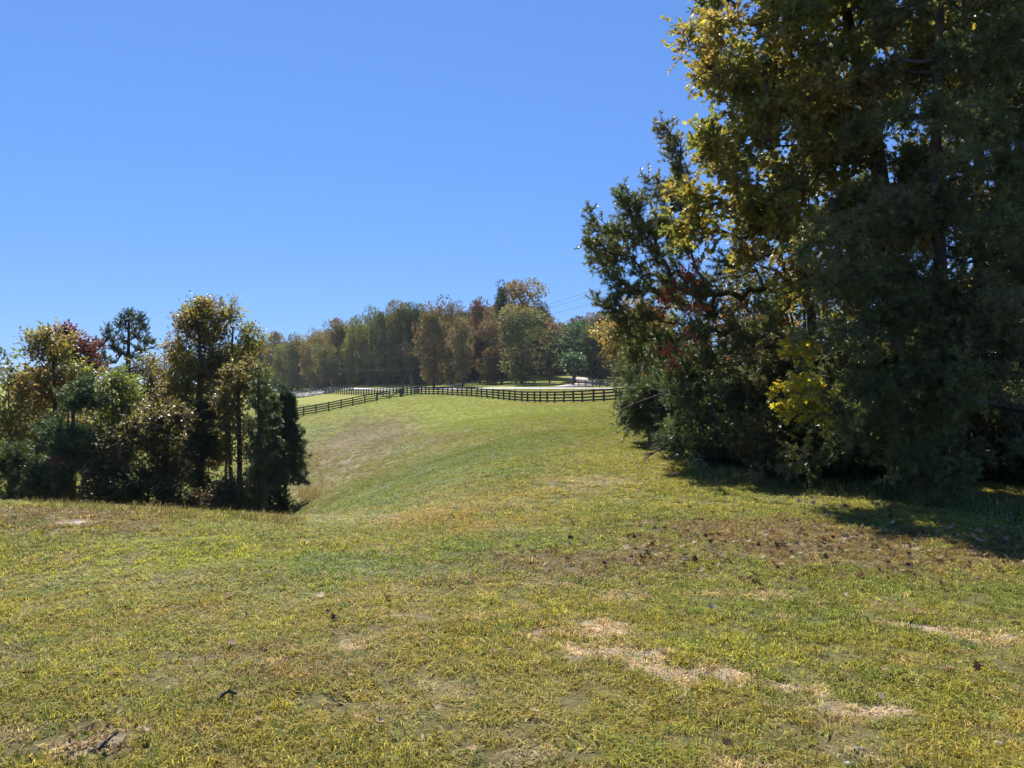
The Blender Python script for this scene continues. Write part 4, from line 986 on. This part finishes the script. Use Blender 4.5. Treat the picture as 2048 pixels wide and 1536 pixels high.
ltree("shrub", "dark red-tinged brambles low between the thicket and the dark cedar", "shrub", (350, 23), (350, 980), [blob(350, 1005, 23, 40, 26, .5), blob(440, 1000, 24, 46, 34, .6)], 230, 'small', [(.09, .075, .035), (.12, .075, .045), (.06, .06, .025)], gap=.15, size=.08, r0=.03)
ltree("shrub", "brownish undergrowth at the foot of the thin dark cedar", "shrub", (500, 26), (500, 960), [blob(495, 990, 26, 40, 34, .6), blob(550, 1008, 27.5, 24, 16, .4)], 200, 'small', [(.14, .12, .06), (.20, .16, .07), (.09, .09, .04)], gap=.2, size=.08, r0=.03)
ltree("sapling", "tiny scarlet sapling glowing low against the green cedar", "sapling", (115, 22.8), (116, 905), [blob(115, 917, 22.8, 12, 6, .25)], 14, 'small', [(.38, .05, .06), (.28, .04, .05)], gap=.0, size=.055, ntw=2, per=4, Ltw=.12, r0=.012)
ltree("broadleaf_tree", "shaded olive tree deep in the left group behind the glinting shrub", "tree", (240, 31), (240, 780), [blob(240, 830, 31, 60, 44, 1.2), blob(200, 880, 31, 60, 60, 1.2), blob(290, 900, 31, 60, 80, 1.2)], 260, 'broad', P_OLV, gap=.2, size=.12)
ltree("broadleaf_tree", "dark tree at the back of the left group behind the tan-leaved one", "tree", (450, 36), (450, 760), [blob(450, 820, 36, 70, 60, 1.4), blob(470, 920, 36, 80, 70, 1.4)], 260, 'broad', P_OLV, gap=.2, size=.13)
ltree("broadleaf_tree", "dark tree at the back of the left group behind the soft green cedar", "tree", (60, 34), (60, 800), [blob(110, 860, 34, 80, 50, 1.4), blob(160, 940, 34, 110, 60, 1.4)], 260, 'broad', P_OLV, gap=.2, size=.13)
# pale dead branches lying in the undergrowth
def stick_mesh(name, pts, r, mat, side=8, sl=.5, seed=1):
    pts = bez(pts, 14); rr = np.linspace(r, r * .3, 14)
    V, T = tubes(pts[:-1], pts[1:], rr[:-1], rr[1:], 6); g = Geo(); g.add(V, T)
    for i in range(side):
        k = rng.integers(2, 13); p = pts[k]; d = unit(rng.normal(size=3) + unit(pts[k] - pts[k - 1]) * .8 + (0, 0, .25)); l = sl * rng.uniform(.4, 1.1)
        q = p + d * l * .5; e_ = q + unit(d + rng.normal(size=3) * .4) * l * .5
        V, T = tubes([p, q], [q, e_], [r * .4, r * .25], [r * .25, r * .1], 4); g.add(V, T)
        for _ in range(3):
            p2 = q * rng.uniform(.3, 1) + p * 0 if False else q; d2 = unit(d + rng.normal(size=3) * .8)
            V, T = tubes([p2], [p2 + d2 * l * .4], [r * .2], [r * .08], 3); g.add(V, T)
    return g.mesh(name, mat, True)
def branch(label, P, r, mat, **k):
    P = [np.array(p) for p in P]; o_ = P[0].copy()
    tag(link("fallen_branch", stick_mesh("fallen_branch", [p - o_ for p in P], r, mat, **k), None, o_), label, "branch")
branch("forked pale dead branch in the brush below the tallest poplar", [at(446, 992, 24.5), at(460, 985, 24.4), at(471, 972, 24.3), at(476, 985, 24.2)], .03, M_pale, side=7, sl=.5)
def gp_(px, py, up=0.0):
    x, y = ground_at(px, py); return np.array((x, y, h1(x, y) + up))
branch("dark arched fallen branch with brittle twigs on the grass by the wood edge", [gp_(1378, 915, .05), gp_(1365, 912, .25), gp_(1345, 915, .42), gp_(1320, 922, .2), gp_(1290, 922, .12)], .035, M_bark, side=26, sl=.75)
branch("grey fallen twiggy branch lying flat right of the arched one", [gp_(1420, 945, .05), gp_(1400, 938, .2), gp_(1385, 935, .1)], .02, M_pale, side=14, sl=.5)
for lb, p in (("short dead branch on the grass at lower left, centre of the ruts", [gp_(440, 1405, .03), gp_(458, 1402, .05), gp_(475, 1400, .03)]), ("small dark stick on the grass below the fallen leaves, bottom left", [gp_(196, 1515, .03), gp_(215, 1505, .05), gp_(232, 1494, .06)])):
    branch(lb, p, .011, M_bark, side=4, sl=.05)
# long dark limb of the receding cedar reaching over the lawn edge, bare wood
o_ = at(1480, 745, 18)
tag(link("dead_limb", stick_mesh("dead_limb", [np.array(p) - o_ for p in (o_, at(1400, 755, 18), at(1350, 780, 18), at(1290, 800, 18), at(1240, 815, 18), at(1232, 845, 18))], .035, M_bark, side=14, sl=.6)), "long bare dark limb sweeping left over the lawn edge below the red leaves", "branch").location = [float(v) for v in o_]

# ------------------------------------------------------------------ far wood beyond the road
def far_variant(seed, hgt=17., wid=5.0, low=.25, nlobe=44, nleaf=7500, leaf=.42, shape='round'):
    r_ = np.random.default_rng(seed)
    C_, R_ = [], []
    for i in range(nlobe):
        u = r_.uniform(low, 1.0); env = math.sin(math.pi * min(1, max(0.04, (1.06 - u) / (1.06 - low)) ** .75)) ** .6 if shape == 'round' else (1.05 - u) * 1.15
        a_ = r_.uniform(0, 6.283); q = math.sqrt(r_.uniform(.1, 1)) * env * wid * .78
        C_.append((q * math.cos(a_), q * math.sin(a_), u * hgt - 1.0)); R_.append(r_.uniform(1.1, 2.3) * (1 if shape == 'round' else .7))
    C_, R_ = np.array(C_), np.array(R_)
    pk = r_.integers(0, nlobe, nleaf)
    u = unit(r_.normal(size=(nleaf, 3))); P = C_[pk] + u * (R_[pk] * r_.uniform(.55, 1.12, nleaf) ** .7)[:, None] * np.array([1, 1, .8])
    ax = unit(u + r_.normal(size=u.shape) * .8)
    R = frames(ax, r_.normal(size=u.shape))
    k = r_.uniform(.65, 1.3, (nleaf, 1)) * (0.8 + .4 * r_.uniform(size=nlobe))[pk][:, None]
    hue = 1 + (r_.uniform(-.12, .12, (nlobe, 3)))[pk]
    V, T, c_ = scatter(SLEAF[0], SLEAF[1], P, R, leaf * r_.uniform(.6, 1.3, nleaf), np.clip(k * hue, 0, 3))
    crown = make_mesh('crown', V, T, c_, M_far)
    tk = bez([(0, 0, -.5), (.15, 0, hgt * .45), (0, .1, hgt * .9)], 8); tr_ = np.linspace(.26, .06, 8)
    V1, T1 = tubes(tk[:-1], tk[1:], tr_[:-1], tr_[1:], 6)
    sel = r_.choice(nlobe, min(14, nlobe), replace=False)
    st = np.array([(0, 0, max(hgt * low * .7, c[2] - 2.5)) for c in C_[sel]])
    V2, T2 = tubes(st, C_[sel], np.full(len(sel), .10), np.full(len(sel), .04), 4)
    trunk = make_mesh('trunk', np.concatenate([V1, V2]), np.concatenate([T1, T2 + len(V1)]), None, M_bark, True)
    return crown, trunk
FARV = [far_variant(100 + i, wid=w, low=l) for i, (w, l) in enumerate([(4.6, .12), (5.4, .2), (4.0, .22), (5.8, .08), (4.8, .26), (3.8, .15), (5.2, .15), (4.4, .28)])]
FARC = [far_variant(200 + i, wid=3.2, low=.15, shape='cone', nlobe=46, nleaf=5200, leaf=.34) for i in range(2)]
BARE = None
KIND = {'rust': ((.175, .13, .06), 'rust-brown'), 'olive': ((.145, .145, .05), 'olive-green'), 'green': ((.085, .115, .045), 'dull green'), 'tan': ((.22, .175, .08), 'tan-gold'), 'red': ((.19, .10, .06), 'brownish red'),
        'silver': ((.155, .155, .06), 'silvery green'), 'gold': ((.38, .27, .06), 'golden yellow'), 'dark': ((.04, .065, .035), 'blackish green'), 'deep': ((.055, .105, .05), 'deep green'), 'yg': ((.17, .19, .045), 'yellow-green')}
n_far = 0
ROWN = ["in the second row", "in the third row", "in the last rows"]
BINS = [(500, "behind the cedars at left"), (540, "at its left end"), (590, "just right of the tiny conifer"), (635, "left of the slim pole"), (670, "behind the slim pole"), (710, "right of the slim pole"), (755, "behind the leaning yellow-green one"), (800, "above the gate"), (850, "above the corner post"), (900, "behind the copper-brown one"),
        (940, "behind the golden-tan one"), (985, "left of the dark pine"), (1020, "behind the dark pine"), (1065, "behind the tallest tan one"), (1105, "right of the silvery one"), (1160, "above the driveway"), (1200, "above the driveway fence"), (1245, "where the wires cross the gap"), (9999, "behind the near pine")]
def far_tree(px, top, d, hw, kind, label=None, group=None, conif=False, basepx=None):
    global n_far
    x = (px - 1024) / F * d; z = h1(x, d)
    hgt = EYE - (top - 768) / F * d - z
    crown, trunk = (FARC if conif else FARV)[random.randrange(2 if conif else 8)]
    if label is None:
        where = next(w for lim, w in BINS if px < lim)
        label = f"{KIND[kind][1]} tree {ROWN[row]} of far wood, {where}"; group = f"{KIND[kind][1]} trees {ROWN[row]}, {where}"
    t = thing("pine_tree" if conif else "forest_tree", label or f"{KIND[kind][1]} tree in the back rows of the wood beyond the road", "tree", (x, d, z), random.uniform(0, 6.28), group or (None if label else f"{KIND[kind][1]} trees deep in the far wood"))
    sz = hgt / 16.6; sx = (hw / F * d) / (2.9 if conif else 3.7)
    for nm, me in (('trunk', trunk), ('crown', crown)):
        o = link(nm, me, t); o.scale = (sx if nm == 'crown' else sz, sx if nm == 'crown' else sz, sz)
        if nm == 'crown':
            o['kind'] = 'stuff'; c_ = np.array(KIND[kind][0]) * random.uniform(.85, 1.2); o.color = (*c_.tolist(), 1)
    n_far += 1
    return t
FRONT = [ # px, top, distance, half width, kind, label
    (512, 680, 330, 22, 'green', 'dull green tree at the left end of the far wood, low on the horizon'),
    (548, 666, 320, 18, 'tan', 'small tan-tinged tree rising above its neighbours at the left end of the far wood'),
    (566, 690, 290, 20, 'yg', 'yellow-green tree at the left end of the far wood, in front of the green one'),
    (596, 672, 280, 26, 'olive', 'broad olive tree in the far wood, left of the slim pole'),
    (630, 662, 265, 26, 'tan', 'tan-brown tree in the far wood directly behind the slim pole'),
    (672, 643, 250, 28, 'rust', 'reddish-crowned tree in the far wood just right of the slim pole'),
    (652, 690, 235, 22, 'olive', 'lower olive tree in front of the reddish crown'),
    (704, 640, 236, 22, 'yg', 'leaning yellow-green tree at the edge of the far wood, leaves nearly to the ground'),
    (742, 619, 228, 26, 'olive', 'tall olive tree left of centre in the far wood'),
    (770, 628, 222, 20, 'green', 'narrow dull green tree between two tall olive ones in the far wood'),
    (800, 609, 215, 28, 'olive', 'taller olive-brown tree above the gate posts'),
    (832, 612, 212, 20, 'green', 'narrow green tree above the tall corner post'),
    (868, 614, 176, 36, 'rust', 'big copper-brown tree at the wood edge, right of the corner post'),
    (904, 602, 190, 28, 'rust', 'tall tan-brown tree behind the big copper one'),
    (925, 640, 168, 26, 'tan', 'golden-tan tree with a yellow flank beside the big copper tree'),
    (960, 604, 184, 26, 'red', 'red-brown tree left of the dark pine in the far wood'),
    (985, 640, 172, 26, 'rust', 'rusty tree in front of the dark pine'),
    (1046, 566, 186, 40, 'tan', 'tallest tan tree with an airy crown right of the dark pine'),
    (1082, 606, 184, 18, 'rust', 'thin-crowned brown tree on the right shoulder of the tallest tan tree'),
    (1044, 618, 158, 46, 'silver', 'large silvery green tree at the wood edge above the bank of leaves'),
    (1098, 640, 172, 24, 'red', 'dark red-brown tree right of the large silvery one'),
    (1150, 650, 158, 48, 'deep', 'wide deep green tree spreading over the driveway'),
    (1200, 660, 150, 40, 'green', 'dull green tree beside the deep green one, above the driveway fence'),
    (1165, 636, 190, 34, 'rust', 'brown crowned tree behind the deep green one'),
    (1196, 626, 185, 26, 'rust', 'rust and olive tree at the right end of the far wood'),
    (1245, 650, 170, 40, 'gold', 'golden tree at the right end of the far wood next to the near pine'),
    (1290, 620, 180, 40, 'olive', 'olive tree half hidden by the near pine'),
]
for px, top, d, hw, kd, lb in FRONT: far_tree(px, top, d, hw, kd, lb)
far_tree(1003, 562, 176, 22, 'dark', 'dark pine standing above the brown crowns of the far wood', conif=True)
far_tree(556, 668, 345, 6, 'dark', 'small dark pointed conifer at the left end of the far wood', conif=True)
# back rows, only their tops and trunks show between the others
topx = [430, 500, 520, 560, 600, 650, 700, 750, 800, 850, 900, 950, 1000, 1050, 1100, 1150, 1200, 1300]
topy = [700, 690, 684, 684, 678, 662, 650, 634, 622, 620, 616, 618, 612, 600, 640, 655, 640, 630]
for row, (dd, lo) in enumerate([(14, 8), (30, 2), (50, 4)]):
    for px in np.arange(440, 1330, 21 if row == 0 else 23):
        px = float(px + random.uniform(-9, 9)); fd = np.interp(px, [430, 500, 700, 850, 1000, 1130, 1300], [350, 335, 245, 205, 182, 188, 178])
        far_tree(px, float(np.interp(px, topx, topy)) + lo + random.uniform(-5, 16), fd + dd + random.uniform(-4, 4), random.uniform(20, 31), random.choice(['olive', 'green', 'olive', 'green', 'tan', 'rust', 'yg'] if px < 850 else ['rust', 'olive', 'green', 'olive', 'rust', 'tan', 'red']))
# underbrush that closes the wood at its foot
ub = []
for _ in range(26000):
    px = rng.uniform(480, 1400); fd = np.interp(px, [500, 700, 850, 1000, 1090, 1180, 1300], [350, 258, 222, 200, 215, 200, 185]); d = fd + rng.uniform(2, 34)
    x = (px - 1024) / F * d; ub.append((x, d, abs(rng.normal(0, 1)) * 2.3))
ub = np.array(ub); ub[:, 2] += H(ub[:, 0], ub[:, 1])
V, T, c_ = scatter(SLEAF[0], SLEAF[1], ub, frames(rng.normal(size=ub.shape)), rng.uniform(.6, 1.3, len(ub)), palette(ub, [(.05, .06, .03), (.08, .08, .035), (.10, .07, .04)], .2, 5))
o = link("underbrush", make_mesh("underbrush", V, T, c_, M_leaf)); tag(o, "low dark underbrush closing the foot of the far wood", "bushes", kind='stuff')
# wood on the horizon at far left and right
hz = []
for _ in range(15000):
    a_ = rng.uniform(-46, 46); d = rng.uniform(430, 520); x = math.tan(math.radians(a_)) * d
    if -150 < x < 140: continue
    top = 9.5 + 4 * vnoise(np.array([[x, 0, 0]]), .03, 3)[0] + 2 * vnoise(np.array([[x, 0, 0]]), .14, 3)[0]
    hz.append((x, d, top * rng.uniform(0, 1) ** .5))
hz = np.array(hz); hz[:, 2] += H(hz[:, 0], hz[:, 1]) - 1
V, T, c_ = scatter(SLEAF[0], SLEAF[1], hz, frames(rng.normal(size=hz.shape)), rng.uniform(1.5, 3.0, len(hz)), palette(hz, [(.07, .09, .04), (.11, .11, .045), (.15, .11, .05)], .04, 8))
o = link("distant_wood", make_mesh("distant_wood", V, T, c_, M_leaf)); tag(o, "hazy line of distant woods along the horizon", "woods", kind='stuff')
# two small trees by the driveway
tree("young_tree", "small tree with a thin dark trunk beside the driveway, under the deep green crown", "tree", (1146, 141), (1146, 720), [blob(1146, 725, 141, 22, 16, 2.0)], 60, 'broad', [(.055, .105, .05), (.08, .13, .06)], r0=.22, size=.42, gap=.1, Ltw=1.2, step=.8, k=4, rmin=.05)
tree("young_tree", "thin-stemmed tree with a pale lower branch left of the driveway", "tree", (1099, 150), (1099, 715), [blob(1099, 718, 150, 12, 16, 1.5)], 40, 'broad', [(.19, .2, .11), (.14, .10, .05)], r0=.16, size=.4, gap=.1, Ltw=1.0, step=.8, k=4, rmin=.05)
# stones lying by the driveway
rk = [(1166, 765, 150, 1.4), (1178, 764, 150, 1.1), (1190, 765.5, 148, .9), (918, 771, 176, 1.3), (905, 772, 176, 1.0)]
rv = unit(rng.normal(size=(40, 3)))
import bmesh
def rock(seed):
    bm = bmesh.new(); bmesh.ops.create_icosphere(bm, subdivisions=2, radius=.5)
    for v in bm.verts:
        k = 1 + .5 * (float(vnoise(np.array([v.co[:]]), 1.7, seed)[0]) - .5) + .2 * (float(vnoise(np.array([v.co[:]]), 5, seed)[0]) - .5)
        v.co *= k; v.co.z *= .55
    me = bpy.data.meshes.new("boulder"); bm.to_mesh(me); bm.free(); me.materials.append(M_stone); return me
for i, (px, py, d, s_) in enumerate(rk):
    x = (px - 1024) / F * d
    o = link("boulder", rock(i), None, (x, d, h1(x, d) + .15)); o.scale = (s_ * 1.4, s_, s_)
    tag(o, ["largest pale boulder beside the driveway, nearest its fence", "second pale boulder right of the largest one by the driveway", "rightmost pale boulder above the driveway fence", "right one of two boulders at the foot of the copper-brown tree", "left one of two boulders at the foot of the copper-brown tree"][i], "rock")
x, y = ground_at(150, 1047); o = link("flat_rock", rock(9), None, (x, y, h1(x, y))); o.scale = (.24, .16, .05); tag(o, "flat pale rock set in the bare brown patch at left", "rock")
for lb, px, py, s_ in (("small pale rock among the grass near the bottom right", 1716, 1503, .045), ("smallest pale chip of rock at the bottom edge right of centre", 1697, 1532, .035), ("light tan lump of rock near the lower right corner", 1998, 1492, .045)):
    x, y = ground_at(px, py); o = link("small_rock", rock(px), None, (x, y, h1(x, y) + .01)); o.scale = (s_, s_ * .8, s_ * .7); tag(o, lb, "rock")

# ------------------------------------------------------------------ weeds, litter
def weeds(name, label, pts, h0, h1_, pal, w=.006, nb=5, mat=None):
    pts = np.array(pts); n = len(pts); z = H(pts[:, 0], pts[:, 1]); g = []
    P = np.c_[pts, z]
    P = np.repeat(P, nb, 0) + rng.normal(size=(n * nb, 3)) * (.06, .06, 0); m = len(P)
    d = unit(rng.normal(size=(m, 3)) * .35 + (0, 0, 1)); L_ = rng.uniform(h0, h1_, (m, 1)); s = unit(np.cross(d, rng.normal(size=(m, 3)))) * w
    mid = P + d * L_ * .6; tip = mid + unit(d + rng.normal(size=(m, 3)) * .4) * L_ * .4
    V = np.stack([P - s, P + s, mid - s * .8, mid + s * .8, tip], 1).reshape(-1, 3)
    T = (np.array([(0, 1, 3), (0, 3, 2), (2, 3, 4)])[None] + (np.arange(m) * 5)[:, None, None]).reshape(-1, 3)
    c_ = np.repeat(palette(P, pal, 2, 4), 5, 0)
    o = link(name, make_mesh(name, V, T, c_, mat or M_weed)); tag(o, label, "weeds", kind='stuff')
pts = []
while len(pts) < 1300:
    px = rng.uniform(-80, 600); d = rng.uniform(8.8, 12.0)
    if vnoise(np.array([[px * .02, d, 0]]), .8, 3)[0] < .42: continue
    pts.append(((px - 1024) / F * d, d))
weeds("tall_weeds", "dry uncut weeds along the brow in front of the left group of trees", pts, .03, .13, [(.26, .20, .08), (.30, .25, .08), (.20, .13, .06), (.22, .24, .06)], w=.004, nb=4)
pts = []
while len(pts) < 1500:
    px = rng.uniform(1380, 2100); py = np.interp(px, [1380, 1500, 1700, 1900, 2100], [945, 955, 975, 1000, 1035]) + rng.normal(0, 9); x, y = (px - 1024) / F, 0
    d = EYE * F / (py - 768); pts.append((x * d, d))
weeds("tall_weeds", "rough tall grass along the foot of the right wood", pts, .04, .20, [(.12, .16, .04), (.18, .20, .05), (.20, .17, .07), (.08, .12, .03)], nb=6)
pts = []
while len(pts) < 330:
    px = rng.uniform(596, 700); d = rng.uniform(28, 60); X_ = (px - 1024) / F * d
    if rng.uniform() > (px - 596) / 60 * .8: pts.append((X_, d))
weeds("tall_weeds", "tan brushy weeds on the slope right of the pointed cedar", pts, .08, .35, [(.34, .27, .12), (.26, .19, .08), (.38, .30, .14)], w=.012, nb=4)
pts = []
for px in np.linspace(1240, 1400, 1000):
    py = np.interp(px, [1240, 1300, 1350, 1400], [835, 868, 900, 935]) + rng.normal(0, 5); d = EYE * F / (py - 768); pts.append(((px - 1024) / F * d, d))
weeds("tall_weeds", "pale grass fringe where the receding cedars meet the lawn", pts, .08, .35, [(.22, .22, .08), (.17, .20, .06)], w=.01, nb=5)

# fallen leaves, curled oak leaves lying on the grass
def curled(tv, amt, tw):
    v = tv.copy(); x, y = v[:, 0].copy(), v[:, 1] - .5
    v[:, 2] = amt * (x ** 2) * 1.6 + amt * (y ** 2) * 1.1 + tw * x * y; v[:, 1] = y * (1 - .2 * amt); return v
CURL = [curled(OAK[0], a_, b_) for a_, b_ in ((.7, .3), (1.0, -.5), (.4, .6), (1.3, .2))]
LX, LY = [], []
def zone(n, fx, fy):
    for _ in range(n):
        px, py = fx(), fy()
        if py > 785:
            d = EYE * F / (py - 768); LX.append((px - 1024) / F * d); LY.append(d)
zone(420, lambda: rng.uniform(1250, 2080), lambda: rng.normal(1090, 36))
zone(150, lambda: rng.uniform(1560, 2080), lambda: rng.normal(1050, 22))
zone(60, lambda: rng.uniform(1000, 1500), lambda: rng.normal(1110, 26))
zone(26, lambda: rng.uniform(300, 2048), lambda: rng.uniform(1130, 1330))
zone(26, lambda: rng.uniform(0, 2048), lambda: rng.uniform(1330, 1536))
zone(16, lambda: rng.normal(185, 28), lambda: rng.normal(1512, 12))
zone(120, lambda: rng.uniform(1500, 2080), lambda: rng.normal(1010, 14))
LX, LY = np.array(LX), np.array(LY); LZ = H(LX, LY) + rng.uniform(.02, .045, len(LX))
dist = np.hypot(LX, LY); order = np.argsort(dist)
LP = [(.14, .085, .05), (.22, .145, .085), (.30, .21, .13), (.09, .055, .035), (.38, .29, .20)]
big = [q for q in order if abs(LX[q] / LY[q]) < .66][:40]; rest = np.setdiff1d(order, big)
lm = [[make_mesh('fallen_leaf', CURL[a_] * np.array([1, 1, 1]), OAK[1], np.tile(c_, (len(OAK[0]), 1)), M_litter) for c_ in LP] for a_ in range(4)]
for q in big:
    ci = random.randrange(5); o = link('fallen_leaf', lm[random.randrange(4)][ci], None, (LX[q], LY[q], LZ[q] + .01))
    o.rotation_euler = (random.gauss(0, .25), random.gauss(0, .25), random.uniform(0, 6.28)); s_ = random.uniform(.045, .075); o.scale = (s_, s_, s_)
    tag(o, ["dark brown curled leaf lying on the near grass", "mid-brown curled leaf lying on the near grass", "tan curled leaf lying on the near grass", "blackish brown curled leaf lying on the near grass", "pale buff curled leaf lying on the near grass"][ci], "leaf",
        ["dark brown fallen leaves", "mid-brown fallen leaves", "tan fallen leaves", "blackish brown fallen leaves", "pale buff fallen leaves"][ci])
Vs, Ts, Cs, n0 = [], [], [], 0
for a_ in range(4):
    m = rest[a_::4]; P = np.stack([LX[m], LY[m], LZ[m]], 1)
    ax = unit(np.c_[rng.normal(size=(len(m), 2)), rng.normal(0, .35, len(m))]); R = frames(ax, rng.normal(size=(len(m), 3)) * .5 + (0, 0, 1.2))
    V, T, c_ = scatter(CURL[a_], OAK[1], P, R, rng.uniform(.05, .105, len(m)), palette(P, LP, 3, 7, .4)); Vs.append(V); Ts.append(T + n0); Cs.append(c_); n0 += len(V)
o = link("leaf_litter", make_mesh("leaf_litter", np.concatenate(Vs), np.concatenate(Ts), np.concatenate(Cs), M_litter)); tag(o, "scattered curled brown oak leaves on the lawn in front of the right wood", "leaves", kind='stuff')

# ------------------------------------------------------------------ haze
hm, hnt, hN, hL = new_mat("haze")
ho = hN("ShaderNodeOutputMaterial"); hv = hN("ShaderNodeVolumePrincipled")
hv.inputs['Color'].default_value = (.75, .86, 1.0, 1); hv.inputs['Density'].default_value = .00012; hv.inputs['Anisotropy'].default_value = .2
hL(hv.outputs[0], ho.inputs['Volume'])
hvx = BOXV * np.array([5200, 5200, 1]); zt = 45.0; zb = float(gz.min()) - 1.5; hvx[:, 2] = np.where(hvx[:, 2] > .5, zt, zb)
o = link("haze", make_mesh("haze", hvx, BOXT, None, hm)); o['kind'] = 'stuff'; o['label'] = "thin blue daytime haze"
print("tris", TRIS, "far", n_far, "gz", gz.min(), gz.max())
